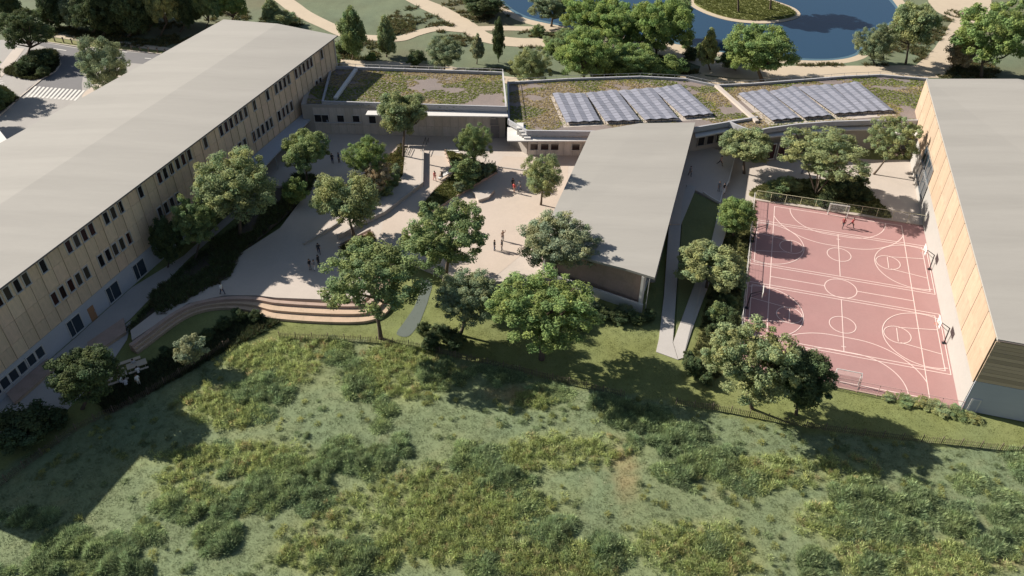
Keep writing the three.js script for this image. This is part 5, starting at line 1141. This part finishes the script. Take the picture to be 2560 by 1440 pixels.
// ---------- people ----------
const SZ = 44;
function bodyG(pose) {                                        // one continuous surface: smooth union of tapered bones
  const bones = [], B = (a, b, r, r2, k) => bones.push({ a: V3(...a), b: V3(...b), r, r2, k });
  const sit = pose === 'sit', w = pose === 'walk' ? 1 : pose === 'run' ? 1.7 : 0.15;
  const hip = sit ? 0.52 : 0.92, lean = pose === 'run' ? 0.12 : sit ? 0.05 : 0.02, top = hip + 0.52;
  B([0, hip, 0], [0, hip + 0.25, lean * 0.5], 0.125, 0.125, 'shirt'); B([0, hip + 0.25, lean * 0.5], [0, top - 0.06, lean], 0.13, 0.145, 'shirt');
  B([-0.13, top - 0.05, lean], [0.13, top - 0.05, lean], 0.075, 0.075, 'shirt');
  B([0, top, lean], [0, top + 0.1, lean + 0.01], 0.055, 0.052, 'skin'); B([0, top + 0.15, lean + 0.02], [0, top + 0.23, lean + 0.02], 0.085, 0.10, 'skin');
  B([0, top + 0.17, lean + 0.10], [0, top + 0.19, lean + 0.125], 0.018, 0.014, 'skin');
  for (const s of [-1, 1]) {
    B([s * 0.102, top + 0.18, lean + 0.02], [s * 0.108, top + 0.21, lean + 0.01], 0.018, 0.016, 'skin');
    const st = s * w, hp = [s * 0.085, hip - 0.02, 0];
    const kn = sit ? [s * 0.11, 0.5, 0.42] : [s * 0.095, hip - 0.44, 0.16 * st + 0.03], an = sit ? [s * 0.11, 0.09, 0.44] : [s * 0.095, 0.09 + (pose === 'run' && s < 0 ? 0.14 : 0), 0.24 * st - (s < 0 ? 0.1 * w : 0)];
    B(hp, kn, 0.092, 0.06, 'legs'); B(kn, an, 0.062, 0.042, 'legs'); B(an, [an[0], 0.045 + (an[1] - 0.09), an[2] + 0.15], 0.045, 0.035, 'shoe');
    const up = pose === 'reach' && s > 0, sh = [s * 0.2, top - 0.06, lean], el = up ? [s * 0.3, top + 0.14, lean + 0.12] : sit ? [s * 0.25, hip + 0.2, 0.1] : [s * 0.25, top - 0.33, lean - 0.1 * st], wr = up ? [s * 0.28, top + 0.38, lean + 0.2] : sit ? [s * 0.16, hip + 0.14, 0.33] : [s * 0.25, top - 0.54, lean - 0.12 * st + 0.1];
    B(sh, el, 0.052, 0.042, 'shirt'); B(el, wr, 0.041, 0.03, 'skin');
    const h = V3(...wr), d = h.clone().sub(V3(...el)).normalize(), side = V3(s * 0.3, 0, 1).cross(d).normalize(), palm = h.clone().addScaledVector(d, 0.075);
    B(wr, palm.toArray(), 0.03, 0.034, 'skin');
    for (let f = -1.5; f <= 1.5; f++) { const r0 = palm.clone().addScaledVector(side, f * 0.02), l = 0.075 - Math.abs(f) * 0.012; B(r0.toArray(), r0.clone().addScaledVector(d, l).add(V3(-s * 0.015, 0, 0.012)).toArray(), 0.0095, 0.008, 'skin'); }
    B(h.clone().addScaledVector(d, 0.02).addScaledVector(side, 0.028).toArray(), h.clone().addScaledVector(d, 0.07).addScaledVector(side, 0.06).toArray(), 0.0105, 0.009, 'skin');
  }
  const mc = new MarchingCubes(SZ, M.frame, false, false, 60000), half = SZ / 2, ex = 0.45, ey = 1.02, ez = 0.62, oy = 0.98, oz = 0.1;
  const p = V3(), ab = V3(), ap = V3();
  const near = (q) => { let d = 1e9, k = null, acc = 0; for (const b of bones) { ab.copy(b.b).sub(b.a); ap.copy(q).sub(b.a); const t = Math.min(1, Math.max(0, ap.dot(ab) / Math.max(1e-9, ab.lengthSq()))), v = ap.addScaledVector(ab, -t).length() - mix(b.r, b.r2, t); acc += Math.exp(-v * 55); if (v < d) { d = v; k = b.k; } } return [-Math.log(acc + 1e-30) / 55, k]; };
  for (let z = 0; z < SZ; z++) for (let y = 0; y < SZ; y++) for (let x = 0; x < SZ; x++) { p.set((x - half) / half * ex, (y - half) / half * ey + oy, (z - half) / half * ez + oz); mc.field[x + y * SZ + z * SZ * SZ] = -near(p)[0]; }
  mc.isolation = 0; mc.update();
  const n = mc.count, pos = new Float32Array(n * 3), key = [];
  for (let i = 0; i < n; i++) { p.set(mc.positionArray[i * 3] * ex, mc.positionArray[i * 3 + 1] * ey + oy, mc.positionArray[i * 3 + 2] * ez + oz); p.toArray(pos, i * 3); key.push(near(p)[1]); }
  const g = new THREE.BufferGeometry(); g.setAttribute('position', new THREE.BufferAttribute(pos, 3)); g.computeVertexNormals();
  return { g, key, head: V3(0, top + 0.2, lean + 0.02) };
}
const poses = {};
const clothM = std([1, 1, 1], { vertexColors: true, roughness: 0.85, side: THREE.DoubleSide });
const hairG = (() => { const g = new THREE.SphereGeometry(0.112, 14, 9, 0, 6.283, 0, 1.75); g.scale(1, 1.08, 1.05); g.rotateX(-0.35); return g; })();
function person(px, py, h, pose, turn, shirt, legs, hair, label, o = {}) {
  const q = poses[pose] ??= bodyG(pose), t = thing('person', label, 'person', P(px, py, h), turn), s = o.s ?? 1.12;
  t.position.y += o.lift ?? 0;
  const skin = o.skin ?? [0.45, 0.28, 0.2], c = { shirt, legs, skin, shoe: [0.05, 0.05, 0.055] }, col = new Float32Array(q.key.length * 3);
  q.key.forEach((k, i) => col.set(c[k], i * 3));
  const g = q.g.clone(); g.setAttribute('color', new THREE.BufferAttribute(col, 3));
  const b = part('body', g, clothM, t); b.scale.setScalar(s);
  const hr = part('hair', hairG, std(hair), b); hr.position.copy(q.head).add(V3(0, 0.025, -0.012));
}
const BK = [0.02, 0.02, 0.025], NV = [0.03, 0.04, 0.09], WH = [0.7, 0.7, 0.7], RD = [0.5, 0.08, 0.07], PK = [0.7, 0.25, 0.22], GY = [0.2, 0.2, 0.21], BR = [0.06, 0.035, 0.02], DK = [0.015, 0.012, 0.01], DN = [0.08, 0.11, 0.19];
person(557, 735, YD, 'walk', 1.2, WH, NV, DK, 'person in a white top walking on the timber deck above the seat steps');
person(798, 634, YD, 'walk', 0.4, BK, NV, DK, 'person in black walking alone under the tree at the top of the plaza');
person(776, 674, YD, 'stand', 1.0, BK, GY, DK, 'left person of the dark group in the dappled plaza shade');
person(788, 676, YD, 'stand', -1.0, GY, WH, DK, 'front person in pale trousers of the group in the dappled shade');
person(798, 664, YD, 'stand', -2.0, BK, BK, DK, 'right person of the dark group in the dappled plaza shade');
person(832, 408, YD, 'stand', 0.2, BK, NV, DK, 'left one of two dark figures in the deep shade by the walkway');
person(848, 406, YD, 'stand', 1.2, NV, BK, DK, 'right one of two dark figures in the deep shade by the walkway');
person(1087, 452, YD, 'walk', 0.6, PK, PK, BR, 'person in pink and red beside the pale bench');
person(1106, 448, YD, 'sit', -1.8, BK, GY, DK, 'person in black sitting on the pale bench by the triangular bed');
person(1282, 470, YD, 'stand', 0.5, BK, NV, DK, 'person in a black top behind the one in red in the upper yard');
person(1285, 482, YD, 'stand', 2.4, RD, [0.45, 0.3, 0.24], BR, 'person in a red top at the front of the trio in the upper yard');
person(1299, 477, YD, 'walk', -1.0, GY, DN, DK, 'person in grey at the right of the trio in the upper yard');
person(1236, 626, YD, 'stand', 1.4, BK, DN, BR, 'person in black standing left of the pair in the lower yard');
person(1255, 626, YD, 'stand', -1.4, BK, BK, DK, 'person all in black at the front of the lower yard');
person(1257, 602, YD, 'reach', 0.3, [0.3, 0.2, 0.15], GY, BR, 'person with one arm raised behind the one all in black');
person(1724, 440, YD, 'walk', 0.3, GY, BK, DK, 'person walking in the shade beside the low building roof');
person(1799, 414, YD, 'run', 0.9, [0.4, 0.25, 0.2], BK, BR, 'person on the sunlit slab above the ramps');
person(1796, 478, YD, 'stand', 0.2, GY, GY, BR, 'person in grey in the shade at the head of the ramps');
person(1808, 482, YD, 'walk', 0.2, BK, WH, DK, 'person in black with pale trousers at the head of the ramps');
person(2106, 568, 0.07, 'run', -0.6, [0.3, 0.06, 0.06], BK, DK, 'left player running in front of the far goal');
person(2126, 569, 0.07, 'run', 0.8, [0.3, 0.06, 0.06], BK, DK, 'right player running in front of the far goal');
person(2004, 434, 0.03, 'stand', 0.5, GY, DN, DK, 'person standing behind the many-stemmed tree');
person(306, 962, 0, 'sit', -2.4, WH, DN, BR, 'person in white sitting at the front of the left picnic table', { lift: 0 });
person(318, 968, 0, 'sit', -2.6, [0.5, 0.5, 0.55], WH, DK, 'person in pale clothes at the right end of the left picnic table');
person(300, 938, 0, 'sit', 0.6, GY, BK, DK, 'person in grey sitting at the back of the left picnic table');
person(350, 964, 0, 'stand', -2.2, WH, [0.55, 0.5, 0.4], BR, 'person in white standing apart in the grass right of the picnic tables');
person(349, 938, 0, 'sit', -2.6, WH, GY, DK, 'person in white sitting at the front of the right picnic table');
person(338, 918, 0, 'sit', 0.5, [0.4, 0.4, 0.42], BK, DK, 'person sitting at the back of the right picnic table');

shade(scene);
renderer.render(scene, camera);
